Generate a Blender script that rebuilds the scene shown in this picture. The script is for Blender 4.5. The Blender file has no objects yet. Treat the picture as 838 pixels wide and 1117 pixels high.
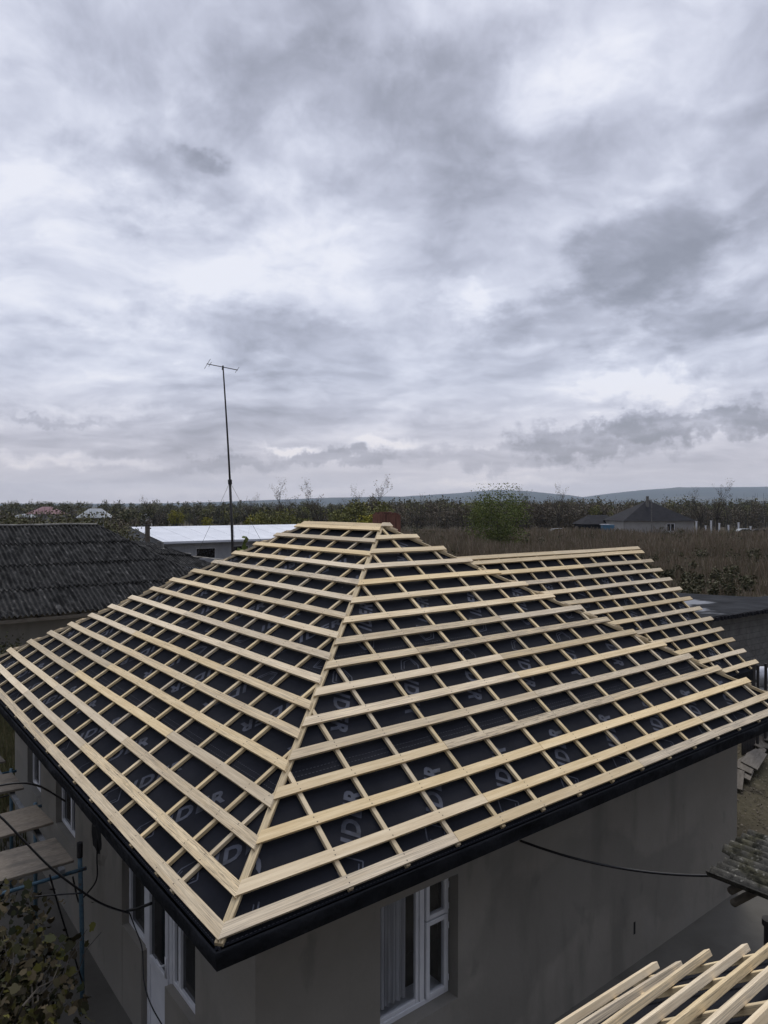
import bpy, bmesh, math, random
import numpy as np
from mathutils import Vector, Matrix, noise
R = math.radians
random.seed(7); rng = np.random.default_rng(7)
S = bpy.context.scene
col = S.collection

# ------------------------------------------------------------------ camera, world, sun, exposure
H = 5.97                      # camera height above the yard
cd = bpy.data.cameras.new('camera'); cam = bpy.data.objects.new('camera', cd); col.objects.link(cam)
cd.sensor_fit = 'HORIZONTAL'; cd.sensor_width = 36; cd.lens = 36 * 771.1 / 838
cd.clip_start = 0.05; cd.clip_end = 40000
cam.location = (0, 0, H); cam.rotation_euler = (R(90 - 0.4375), 0, 0)
cam.rotation_euler = (Matrix.Rotation(R(90 - 0.4375), 4, 'X') @ Matrix.Rotation(R(0.123), 4, 'Z')).to_euler()
S.camera = cam

def nd(t, kind, **kw):
    n = t.nodes.new(kind)
    for k, v in kw.items():
        if k[0] == '_':
            n.inputs[k[1:]].default_value = v
        else: setattr(n, k, v)
    return n

def build_world():
    w = bpy.data.worlds.new('World'); S.world = w; w.use_nodes = True
    t = w.node_tree; t.nodes.clear(); L = t.links.new
    out = nd(t, 'ShaderNodeOutputWorld'); bg = nd(t, 'ShaderNodeBackground')
    sky = nd(t, 'ShaderNodeTexSky'); sky.sky_type = 'NISHITA'; sky.sun_disc = False
    sky.sun_elevation = R(SUN_EL); sky.sun_rotation = R(SUN_ROT)
    skys = nd(t, 'ShaderNodeBackground'); L(sky.outputs[0], skys.inputs[0]); skys.inputs[1].default_value = 0.08
    tc = nd(t, 'ShaderNodeTexCoord')
    nrm = nd(t, 'ShaderNodeVectorMath', operation='NORMALIZE'); L(tc.outputs['Generated'], nrm.inputs[0])
    sep = nd(t, 'ShaderNodeSeparateXYZ'); L(nrm.outputs[0], sep.inputs[0])
    def m(op, a, b=None, c=None, clamp=False):
        n = nd(t, 'ShaderNodeMath', operation=op); n.use_clamp = clamp
        for i, x in enumerate((a, b, c)):
            if x is None: continue
            if isinstance(x, (int, float)): n.inputs[i].default_value = x
            else: L(x, n.inputs[i])
        return n.outputs[0]
    zc = m('MAXIMUM', sep.outputs['Z'], 0.0)
    den = m('ADD', zc, 0.50)
    comb = nd(t, 'ShaderNodeCombineXYZ')
    L(m('MULTIPLY', sep.outputs['X'], 1.0), comb.inputs[0]); L(m('MULTIPLY', sep.outputs['Y'], 1.0), comb.inputs[1])
    L(m('MULTIPLY', m('LOGARITHM', m('ADD', zc, 0.12), 2.718), 0.75), comb.inputs[2])
    P = comb.outputs[0]
    def nz(scale, det, rough, dist=0.0, off=(0, 0, 0), vec=P, st=(1, 1, 1), colr=False):
        mp = nd(t, 'ShaderNodeMapping'); mp.inputs['Location'].default_value = off; mp.inputs['Scale'].default_value = st; L(vec, mp.inputs[0])
        n = nd(t, 'ShaderNodeTexNoise'); L(mp.outputs[0], n.inputs['Vector'])
        n.inputs['Scale'].default_value = scale; n.inputs['Detail'].default_value = det
        n.inputs['Roughness'].default_value = rough; n.inputs['Distortion'].default_value = dist
        return n.outputs['Color'] if colr else n.outputs['Fac']
    def vm(op, a, b):
        n = nd(t, 'ShaderNodeVectorMath', operation=op)
        for i_, x in enumerate((a, b)):
            if isinstance(x, tuple): n.inputs[i_].default_value = x
            elif isinstance(x, float): n.inputs['Scale'].default_value = x
            else: L(x, n.inputs[i_])
        return n.outputs[0]
    # billowing: the lookup is bent by a coarse noise, then read twice, the second time a little towards the light,
    # so that each bank has a bright edge and a grey belly
    warp = vm('SCALE', vm('SUBTRACT', nz(3.2, 4, .5, 0, (2, 8, 4), colr=True), (.5, .5, .5)), .22)
    Q = vm('ADD', P, warp); Q2 = vm('ADD', Q, (-.030, 0, .045))
    big = nz(2.3, 7, 0.52, 0.0, (3.1, 7.7, 1.3), Q); big2 = nz(2.3, 7, 0.52, 0.0, (3.1, 7.7, 1.3), Q2)
    mid = nz(6.0, 7, 0.55, 0.0, (1.9, 4.2, 0), Q, (1, 1, 1.35)); mid2 = nz(6.0, 7, 0.55, 0.0, (1.9, 4.2, 0), vm('ADD', Q, (-.012, 0, .02)), (1, 1, 1.35))
    fine = nz(17, 6, 0.6, 0.4, (9, 2, 5), Q); dn = nz(7.0, 7, 0.62, 0.0, (5, 5, 5)); dn2 = nz(7.0, 7, .62, 0, (11, 3, 8))
    jx = m('MULTIPLY', m('SUBTRACT', dn, .5), 1.0); jz = m('MULTIPLY', m('SUBTRACT', dn2, .5), 1.0)
    def lobe(px, py, rx, rz, amp, inner=0.2, jit=.35, jx=jx, jz=jz):
        d = Vector(((px - 419) / 771, 1, (552 - py) / 771)).normalized(); k = 1 / 771
        ex = m('DIVIDE', m('ADD', m('SUBTRACT', sep.outputs['X'], d.x), m('MULTIPLY', jx, jit)), rx * k)
        ez = m('DIVIDE', m('ADD', m('SUBTRACT', sep.outputs['Z'], d.z), m('MULTIPLY', jz, jit * .7)), rz * k)
        l_ = m('SQRT', m('ADD', m('MULTIPLY', ex, ex), m('MULTIPLY', ez, ez)))
        mr = nd(t, 'ShaderNodeMapRange', interpolation_type='SMOOTHSTEP'); L(l_, mr.inputs[0])
        mr.inputs[1].default_value = inner; mr.inputs[2].default_value = 1.0; mr.inputs[3].default_value = amp; mr.inputs[4].default_value = 0
        return m('MULTIPLY', mr.outputs[0], front)
    front = m('GREATER_THAN', sep.outputs['Y'], 0.0)
    v = m('MULTIPLY', m('SUBTRACT', big, 0.5), 1.05)
    v = m('ADD', v, m('MULTIPLY', m('SUBTRACT', mid, 0.5), 0.34))
    v = m('ADD', v, m('MULTIPLY', m('SUBTRACT', big, big2), 1.5))
    v = m('ADD', v, m('MULTIPLY', m('SUBTRACT', mid, mid2), 0.75))
    v = m('ADD', v, m('MULTIPLY', m('SUBTRACT', fine, 0.5), 0.13))
    v = m('ADD', v, 0.645)
    for a in LOBES: v = m('ADD', v, lobe(*a))
    # near the horizon the deck flattens to pale streaks
    hz = nd(t, 'ShaderNodeMapRange', interpolation_type='SMOOTHSTEP'); L(sep.outputs['Z'], hz.inputs[0])
    hz.inputs[1].default_value = 0.0; hz.inputs[2].default_value = 0.10; hz.inputs[3].default_value = 0.75; hz.inputs[4].default_value = 0
    v = m('ADD', m('MULTIPLY', v, m('SUBTRACT', 1.0, hz.outputs[0])), m('MULTIPLY', hz.outputs[0], 0.70))
    lx = m('MULTIPLY', m('SUBTRACT', nz(26, 6, .62, 0, (1, 4, 6), nrm.outputs[0]), .5), 1.0); lz = m('MULTIPLY', m('SUBTRACT', nz(26, 6, .62, 0, (7, 2, 9), nrm.outputs[0]), .5), 1.5)
    for a in LOWBANKS: v = m('ADD', v, lobe(*a, jx=lx, jz=lz))
    cr = nd(t, 'ShaderNodeValToRGB'); L(v, cr.inputs[0]); e = cr.color_ramp; e.interpolation = 'B_SPLINE'
    while len(e.elements) > 1: e.elements.remove(e.elements[0])
    e.elements[0].position = 0.0; e.elements[0].color = (0.27, 0.29, 0.355, 1)
    for p_, c_ in ((0.25, (0.345, 0.365, 0.450)), (0.45, (0.465, 0.490, 0.600)), (0.65, (0.605, 0.635, 0.760)), (0.85, (0.765, 0.795, 0.915)), (1.0, (0.89, 0.905, 0.985))):
        k = e.elements.new(p_); k.color = (*c_, 1)
    # warm tint low in the sky
    wm = nd(t, 'ShaderNodeMapRange', interpolation_type='SMOOTHSTEP'); L(sep.outputs['Z'], wm.inputs[0])
    wm.inputs[1].default_value = 0.0; wm.inputs[2].default_value = 0.20; wm.inputs[3].default_value = 1.0; wm.inputs[4].default_value = 0
    wmix = nd(t, 'ShaderNodeMix', data_type='RGBA', blend_type='MULTIPLY')
    L(wm.outputs[0], wmix.inputs[0]); L(cr.outputs[0], wmix.inputs[6]); wmix.inputs[7].default_value = (1.09, 0.985, 0.90, 1)
    # the deck is brighter towards the hidden sun ahead, darker behind
    fb = nd(t, 'ShaderNodeMapRange', interpolation_type='SMOOTHSTEP'); L(sep.outputs['Y'], fb.inputs[0])
    fb.inputs[1].default_value = -0.5; fb.inputs[2].default_value = 0.35; fb.inputs[3].default_value = BACK; fb.inputs[4].default_value = 1.0
    zen = nd(t, 'ShaderNodeMapRange', interpolation_type='SMOOTHSTEP'); L(sep.outputs['Z'], zen.inputs[0])
    zen.inputs[1].default_value = 0.60; zen.inputs[2].default_value = 0.95; zen.inputs[3].default_value = 0; zen.inputs[4].default_value = ZEN
    st = m('MAXIMUM', fb.outputs[0], zen.outputs[0])
    st = m('MAXIMUM', st, m('MULTIPLY', zen.outputs[0], 1.0))
    L(wmix.outputs[2], bg.inputs[0]); L(m('MULTIPLY', st, DECK), bg.inputs[1])
    mix = nd(t, 'ShaderNodeMixShader'); mix.inputs[0].default_value = 0.94
    L(skys.outputs[0], mix.inputs[1]); L(bg.outputs[0], mix.inputs[2]); L(mix.outputs[0], out.inputs[0])

SUN_EL, SUN_ROT = 52, 14          # hidden sun: ahead of the camera, a little to the right, high
DECK, BACK, ZEN = 1.0, 0.42, 2.5
LOBES = [(90, 285, 190, 110, .26), (20, 110, 90, 90, .16), (160, 110, 90, 60, .14), (620, 85, 85, 58, .17, .0), (330, 270, 170, 75, .20), (490, 320, 90, 35, .24, .1), (690, 415, 90, 35, .22, .1),
         (800, 120, 80, 60, .06), (370, 110, 200, 60, -.20), (700, 280, 78, 64, -.40, .45, .18), (640, 345, 150, 45, -.26), (790, 330, 90, 40, -.20), (820, 170, 90, 110, -.18), (560, 190, 130, 60, -.10),
         (215, 178, 34, 13, -.30, .1, .15), (300, 375, 190, 45, -.18), (120, 180, 110, 40, -.12), (120, 385, 120, 30, -.08)]
LOWBANKS = [(745, 463, 100, 20, -.34, .55, .09), (650, 480, 110, 24, -.30, .55, .09), (560, 495, 130, 22, -.24, .5, .08), (815, 450, 50, 22, -.22, .4, .09), (370, 498, 90, 14, -.30, .5, .08), (250, 506, 80, 12, -.20, .4, .08), (45, 457, 34, 6, -.22, .3, .08), (95, 463, 30, 6, -.16, .3, .08),
            (425, 481, 55, 9, .40, .1, .05), (315, 487, 55, 7, .36, .1, .05), (530, 527, 150, 8, .22, .1, .03), (90, 503, 140, 9, .26, .1, .05), (140, 448, 130, 10, .16, .1, .05), (715, 420, 95, 24, .30, .2, .08), (500, 452, 90, 12, .12, .1, .05), (200, 535, 300, 10, .12, .1, .03)]
build_world()
sd = bpy.data.lights.new('sun', 'SUN'); sun = bpy.data.objects.new('sun', sd); col.objects.link(sun)
sd.energy = 1.5; sd.angle = R(20); sd.color = (1, 0.95, 0.87)
az = R(SUN_ROT); el = R(SUN_EL)
sun.rotation_euler = Vector((math.sin(az) * math.cos(el), math.cos(az) * math.cos(el), math.sin(el))).to_track_quat('Z', 'Y').to_euler()
vs = S.view_settings; vs.view_transform = 'Standard'; vs.look = 'None'; vs.gamma = 1; vs.exposure = 0.0; vs.use_curve_mapping = False

# ------------------------------------------------------------------ materials
def mat(name, c1, c2=None, scale=5.0, rough=0.85, detail=6, lo=0.35, hi=0.65, stretch=(1, 1, 1), bump=0.0, bscale=30, rnd=0.0, spec=0.3, metal=0.0, coord='Object', isl=None, extra=None, nrough=0.6):
    m_ = bpy.data.materials.new(name); m_.use_nodes = True; t = m_.node_tree; L = t.links.new
    b = t.nodes['Principled BSDF']; b.inputs['Roughness'].default_value = rough; b.inputs['Specular IOR Level'].default_value = spec; b.inputs['Metallic'].default_value = metal
    tc = nd(t, 'ShaderNodeTexCoord'); mp = nd(t, 'ShaderNodeMapping'); mp.inputs['Scale'].default_value = stretch
    oi = nd(t, 'ShaderNodeObjectInfo')
    L(tc.outputs[coord], mp.inputs[0])
    if rnd:
        ml = nd(t, 'ShaderNodeVectorMath', operation='SCALE'); ml.inputs[0].default_value = (37, 17, 53); L(oi.outputs['Random'], ml.inputs['Scale']); L(ml.outputs[0], mp.inputs['Location'])
    cur = None
    if c2 is not None:
        n = nd(t, 'ShaderNodeTexNoise'); L(mp.outputs[0], n.inputs['Vector']); n.inputs['Scale'].default_value = scale; n.inputs['Detail'].default_value = detail; n.inputs['Roughness'].default_value = nrough
        mr = nd(t, 'ShaderNodeMapRange'); L(n.outputs['Fac'], mr.inputs[0]); mr.inputs[1].default_value = lo; mr.inputs[2].default_value = hi
        mx = nd(t, 'ShaderNodeMix', data_type='RGBA'); L(mr.outputs[0], mx.inputs[0]); mx.inputs[6].default_value = (*c1, 1); mx.inputs[7].default_value = (*c2, 1); cur = mx.outputs[2]
    else:
        rg = nd(t, 'ShaderNodeRGB'); rg.outputs[0].default_value = (*c1, 1); cur = rg.outputs[0]
    if isl:
        g = nd(t, 'ShaderNodeNewGeometry'); cr = nd(t, 'ShaderNodeValToRGB'); L(g.outputs['Random Per Island'], cr.inputs[0]); e = cr.color_ramp
        e.elements[0].color = (*isl[0], 1); e.elements[0].position = 0; e.elements[1].color = (*isl[-1], 1); e.elements[1].position = 1
        for i, c_ in enumerate(isl[1:-1]): k = e.elements.new((i + 1) / (len(isl) - 1)); k.color = (*c_, 1)
        mx = nd(t, 'ShaderNodeMix', data_type='RGBA', blend_type='MULTIPLY'); mx.inputs[0].default_value = 1; L(cur, mx.inputs[6]); L(cr.outputs[0], mx.inputs[7]); cur = mx.outputs[2]
    if rnd:
        hs = nd(t, 'ShaderNodeHueSaturation'); L(cur, hs.inputs['Color'])
        mr = nd(t, 'ShaderNodeMapRange'); L(oi.outputs['Random'], mr.inputs[0]); mr.inputs[3].default_value = 1 - rnd; mr.inputs[4].default_value = 1 + rnd; L(mr.outputs[0], hs.inputs['Value'])
        fr = nd(t, 'ShaderNodeMath', operation='FRACT'); mu = nd(t, 'ShaderNodeMath', operation='MULTIPLY'); L(oi.outputs['Random'], mu.inputs[0]); mu.inputs[1].default_value = 7.31; L(mu.outputs[0], fr.inputs[0])
        mr2 = nd(t, 'ShaderNodeMapRange'); L(fr.outputs[0], mr2.inputs[0]); mr2.inputs[3].default_value = 1 - 1.2 * rnd; mr2.inputs[4].default_value = 1 + .8 * rnd; L(mr2.outputs[0], hs.inputs['Saturation'])
        cur = hs.outputs[0]
    if extra: cur = extra(t, L, mp, oi, cur, b)
    L(cur, b.inputs['Base Color'])
    if bump:
        n = nd(t, 'ShaderNodeTexNoise'); L(mp.outputs[0], n.inputs['Vector']); n.inputs['Scale'].default_value = bscale; n.inputs['Detail'].default_value = 5
        bp = nd(t, 'ShaderNodeBump'); bp.inputs['Strength'].default_value = 1; bp.inputs['Distance'].default_value = bump; L(n.outputs['Fac'], bp.inputs['Height']); L(bp.outputs[0], b.inputs['Normal'])
    return m_

def overlay(color, scale, lo, hi, stretch=(1, 1, 1), rnd_gate=None, detail=5, fac=1.0, kind='noise', off=(0, 0, 0)):
    def f(t, L, mp, oi, cur, b):
        m2 = nd(t, 'ShaderNodeMapping'); m2.inputs['Scale'].default_value = stretch; m2.inputs['Location'].default_value = off; L(mp.outputs[0], m2.inputs[0])
        if kind == 'noise':
            n = nd(t, 'ShaderNodeTexNoise'); n.inputs['Detail'].default_value = detail; o = n.outputs['Fac']
        else:
            n = nd(t, 'ShaderNodeTexVoronoi'); o = n.outputs['Distance']
        n.inputs['Scale'].default_value = scale; L(m2.outputs[0], n.inputs['Vector'])
        mr = nd(t, 'ShaderNodeMapRange', interpolation_type='SMOOTHSTEP'); L(o, mr.inputs[0]); mr.inputs[1].default_value = lo; mr.inputs[2].default_value = hi
        if lo > hi: mr.inputs[1].default_value = hi; mr.inputs[2].default_value = lo; mr.inputs[3].default_value = fac; mr.inputs[4].default_value = 0
        else: mr.inputs[4].default_value = fac
        o = mr.outputs[0]
        if rnd_gate is not None:
            fr = nd(t, 'ShaderNodeMath', operation='MULTIPLY'); L(oi.outputs['Random'], fr.inputs[0]); fr.inputs[1].default_value = rnd_gate[0]
            fr2 = nd(t, 'ShaderNodeMath', operation='FRACT'); L(fr.outputs[0], fr2.inputs[0])
            mg = nd(t, 'ShaderNodeMapRange'); L(fr2.outputs[0], mg.inputs[0]); mg.inputs[1].default_value = rnd_gate[1]; mg.inputs[2].default_value = 1; 
            mu = nd(t, 'ShaderNodeMath', operation='MULTIPLY'); L(o, mu.inputs[0]); L(mg.outputs[0], mu.inputs[1]); o = mu.outputs[0]
        mx = nd(t, 'ShaderNodeMix', data_type='RGBA'); L(o, mx.inputs[0]); L(cur, mx.inputs[6]); mx.inputs[7].default_value = (*color, 1)
        return mx.outputs[2]
    return f
def chain(*fs):
    def f(t, L, mp, oi, cur, b):
        for g in fs: cur = g(t, L, mp, oi, cur, b)
        return cur
    return f

M = {}
M['wood'] = mat('fresh_wood', (0.55, 0.425, 0.25), (0.74, 0.61, 0.40), 1.0, .75, 6, .3, .7, stretch=(1.6, 26, 26), bump=.0006, bscale=2.2, rnd=.17, extra=chain(
    overlay((0.30, 0.20, 0.11), 1.0, .56, .66, (0.9, 55, 20), fac=.35),
    overlay((0.15, 0.10, 0.06), 1.0, .14, .06, (2.3, 9, 9), kind='vor', fac=.85),
    overlay((0.25, 0.215, 0.17), 1.6, .44, .60, (1, 6, 6), rnd_gate=(13.7, .25), fac=.9),
    overlay((0.07, 0.06, 0.055), 1.0, .54, .64, (3, 11, 11), rnd_gate=(5.3, .62), fac=1.0)))
M['wood2'] = mat('counter_wood', (0.46, 0.36, 0.215), (0.66, 0.54, 0.34), 1.0, .75, 6, .3, .7, stretch=(1.6, 30, 30), rnd=.16, extra=chain(
    overlay((0.16, 0.11, 0.07), 1.0, .12, .05, (2.5, 12, 12), kind='vor', fac=.7),
    overlay((0.16, 0.14, 0.11), 2.0, .48, .62, (1, 4, 4), rnd_gate=(9.1, .5), fac=.8)))
M['nail'] = mat('nail', (0.05, 0.04, 0.035), None, rough=.5)
M['membrane'] = mat('black_membrane', (0.009, 0.010, 0.0135), (0.0145, 0.0155, 0.020), 1.5, .78, 4, bump=.004, bscale=6, spec=.06)
M['fascia'] = mat('black_fascia', (0.008, 0.009, 0.011), (0.016, 0.017, 0.020), 2, .82, 5, bump=.05, bscale=5.5, spec=.06)
M['print'] = mat('membrane_print', (0.047, 0.053, 0.073), (0.018, 0.020, 0.027), 7, .75, 4, .42, .66)
M['stitch'] = mat('stitch', (0.05, 0.053, 0.066), None, rough=.7)
M['plaster'] = mat('cement_plaster', (0.225, 0.210, 0.183), (0.280, 0.263, 0.232), .7, .93, 9, .3, .7, bump=.005, bscale=9, spec=.15, extra=chain(
    overlay((0.13, 0.124, 0.108), 1.0, .52, .75, (2.2, 2.2, .5), fac=.5), overlay((0.135, 0.130, 0.118), .55, .52, .60, (1, 1, 1.3), fac=.35, off=(2, 6, 1)), overlay((0.26, 0.25, 0.23), .8, .56, .64, (1, 1, .7), fac=.25, off=(7, 1, 4)), overlay((0.24, 0.235, 0.22), 28, .62, .72, (1, 1, 1), fac=.25),
    overlay((0.215, 0.212, 0.200), .5, .52, .68, (1, 1, .8), fac=.6, off=(4, 3, 2)),
    overlay((0.11, 0.105, 0.095), 3.0, .62, .74, (1, 1, .5), fac=.35, off=(1, 8, 2))))
M['concrete'] = mat('yard_concrete', (0.095, 0.090, 0.080), (0.150, 0.143, 0.128), .9, .95, 8, .3, .7, bump=.004, bscale=12, spec=.1, coord='Object', extra=overlay((0.055, 0.051, 0.044), .9, .5, .7, fac=.6))
M['white'] = mat('white_plastic', (0.72, 0.73, 0.76), (0.64, 0.65, 0.69), 4, .4, 3, spec=.4)
M['glass'] = mat('window_glass', (0.008, 0.009, 0.011), (0.02, 0.02, 0.022), 3, .07, 4, .4, .7, spec=.4)
M['dark'] = mat('dark_interior', (0.012, 0.012, 0.013), None, rough=.9)
M['curtain'] = mat('curtain', (0.42, 0.42, 0.44), (0.60, 0.60, 0.62), 3, .9, 3, stretch=(6, 6, .3))
M['slate'] = mat('asbestos_slate', (0.014, 0.014, 0.014), (0.062, 0.061, 0.058), 5, .95, 9, .35, .72, bump=.006, bscale=40, spec=.1, nrough=.75, extra=chain(
    overlay((0.17, 0.165, 0.155), 8, .56, .72, (1, .2, 1), fac=.6), overlay((0.008, 0.008, 0.008), 6, .48, .62, (1, .12, 1), fac=.85)))
M['mossy'] = mat('mossy_slate', (0.028, 0.027, 0.024), (0.105, 0.100, 0.085), 9, .97, 9, .32, .7, bump=.006, bscale=50, spec=.1, nrough=.75, extra=chain(
    overlay((0.075, 0.070, 0.032), 4.0, .50, .66, fac=.5), overlay((0.26, 0.25, 0.21), 26, .60, .68, fac=.6), overlay((0.012, 0.012, 0.010), 8, .52, .64, fac=.8)))
M['ridge'] = mat('ridge_cap', (0.10, 0.097, 0.09), (0.24, 0.23, 0.21), 6, .9)
M['whiteroof'] = mat('white_sheet_roof', (0.50, 0.52, 0.56), (0.60, 0.62, 0.66), .5, .45, 4, stretch=(1, 1, 1), spec=.4)
M['siding'] = mat('grey_siding', (0.26, 0.27, 0.29), (0.33, 0.34, 0.36), .6, .6, 3)
M['oldwood'] = mat('weathered_wood', (0.085, 0.072, 0.056), (0.165, 0.145, 0.118), 1.4, .92, 7, .3, .7, stretch=(3, 14, 14), bump=.003, bscale=4, rnd=.12)
M['osb'] = mat('chipboard', (0.135, 0.112, 0.085), (0.240, 0.205, 0.160), 14, .9, 6, .3, .7, stretch=(1, 3, 3), bump=.002, bscale=30, rnd=.1, extra=overlay((0.09, 0.08, 0.066), 2.3, .45, .7, fac=.7))
M['bluepaint'] = mat('blue_paint', (0.055, 0.115, 0.165), (0.10, 0.16, 0.20), 18, .6, 6, extra=overlay((0.10, 0.055, 0.03), 12, .6, .68, fac=.8))
M['steel'] = mat('galvanised', (0.20, 0.21, 0.22), (0.12, 0.12, 0.12), 10, .5, 4, metal=.4)
M['cable'] = mat('cable', (0.008, 0.008, 0.009), None, rough=.5)
M['iron'] = mat('dark_iron', (0.022, 0.022, 0.024), (0.035, 0.03, 0.028), 8, .6, 5)
M['brick'] = mat('red_block', (0.125, 0.058, 0.045), (0.18, 0.088, 0.066), 6, .9, 5, extra=overlay((0.07, 0.035, 0.028), 1, .5, .6, (14, 14, .8), fac=.8))
M['bark'] = mat('bark', (0.035, 0.030, 0.024), (0.065, 0.056, 0.046), 6, .95)
M['hill'] = mat('hill_woods', (0.020, 0.032, 0.036), (0.036, 0.048, 0.046), .004, .95, 8, spec=.05, extra=overlay((0.07, 0.07, 0.045), .0016, .55, .62, fac=.7))
def leafmat(name, cols): 
    m_ = mat(name, (1, 1, 1), None, rough=.75, isl=cols, spec=.15)
    return m_
M['leaf_dark'] = leafmat('leaf_dark', [(0.061, 0.068, 0.032), (0.101, 0.095, 0.046), (0.081, 0.086, 0.038), (0.128, 0.108, 0.059), (0.068, 0.070, 0.041)])
M['leaf_green'] = leafmat('leaf_green', [(.065, .090, .022), (.115, .145, .034), (.088, .118, .028), (.165, .180, .045), (.065, .080, .028)])
M['leaf_olive'] = leafmat('leaf_olive', [(0.098, 0.111, 0.036), (0.156, 0.156, 0.046), (0.124, 0.130, 0.039), (0.195, 0.182, 0.055), (0.098, 0.098, 0.044)])
M['leaf_yellow'] = leafmat('leaf_yellow', [(.20, .18, .02), (.28, .25, .02), (.17, .17, .02), (.13, .145, .02), (.32, .26, .025)])
M['leaf_brown'] = leafmat('leaf_brown', [(0.102, 0.084, 0.060), (0.132, 0.106, 0.074), (0.078, 0.067, 0.050), (0.156, 0.126, 0.090), (0.096, 0.091, 0.054)])
M['leaf_vine'] = leafmat('leaf_vine', [(.014, .017, .007), (.030, .024, .011), (.055, .042, .022), (.022, .027, .009), (.012, .011, .008), (.070, .066, .012), (.023, .019, .011), (.080, .062, .036), (.017, .016, .009)])
M['reed'] = leafmat('reed', [(.15, .115, .08), (.23, .175, .125), (.10, .088, .056), (.30, .24, .18), (.135, .125, .068), (.19, .14, .105)])
M['twig'] = leafmat('twig', [(.05, .045, .038), (.085, .078, .066), (.035, .032, .028), (.065, .06, .05)])
M['shrubs'] = leafmat('shrubs', [(.065, .066, .032), (.10, .086, .05), (.05, .055, .026), (.13, .11, .07)])
M['grass'] = leafmat('grass', [(.035, .060, .014), (.055, .080, .020), (.045, .070, .016), (.065, .075, .028)])
M['block'] = mat('concrete_block', (0.115, 0.113, 0.106), (0.165, 0.162, 0.153), 3, .95, 6, bump=.004, bscale=20)
M['bitumen'] = mat('bitumen_roof', (0.018, 0.019, 0.021), (0.038, 0.040, 0.044), 1.2, .95, 6, spec=.03, extra=chain(overlay((0.26, 0.27, 0.29), .30, .53, .60, (1, 2.2, 1), fac=.75), overlay((0.03, 0.03, 0.032), .7, .55, .65, (1, 3, 1), fac=.8)))  # pale overlay stands for wet sheen, put into the colour
M['housewall'] = mat('far_house_wall', (0.30, 0.29, 0.28), (0.38, 0.37, 0.355), .5, .9, 5)
M['darkroof'] = mat('dark_roof', (0.014, 0.014, 0.017), (0.024, 0.024, 0.028), 1.2, .85, 5, spec=.1)
M['pinkroof'] = mat('pink_roof', (0.17, 0.085, 0.09), (0.25, 0.16, 0.165), .6, .8, 5)
M['greyroof'] = mat('grey_roof', (0.25, 0.27, 0.285), (0.33, 0.35, 0.36), .6, .55, 4)
M['blue'] = mat('blue_plastic', (0.055, 0.15, 0.25), (0.07, 0.18, 0.29), 2, .6)
M['rag'] = mat('white_sack', (0.55, 0.56, 0.60), (0.42, 0.43, 0.46), 8, .8, bump=.02, bscale=9)
M['tyre'] = mat('rubber', (0.02, 0.02, 0.02), None, rough=.9)
M['ground'] = mat('earth', (0.058, 0.048, 0.034), (0.100, 0.083, 0.058), .35, .97, 9, .3, .7, bump=.02, bscale=5, spec=.08, coord='Object', extra=chain(
    overlay((0.030, 0.042, 0.014), .07, .50, .66, fac=.6), overlay((0.125, 0.108, 0.080), 3.0, .6, .72, fac=.6), overlay((0.030, 0.026, 0.020), 1.3, .56, .7, fac=.7)))
M['rubble'] = mat('stone_chips', (0.10, 0.088, 0.070), (0.16, 0.14, 0.11), 4, .95, isl=[(1, 1, 1), (.7, .68, .65), (.85, .8, .75), (1.5, 1.45, 1.4)])

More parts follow.
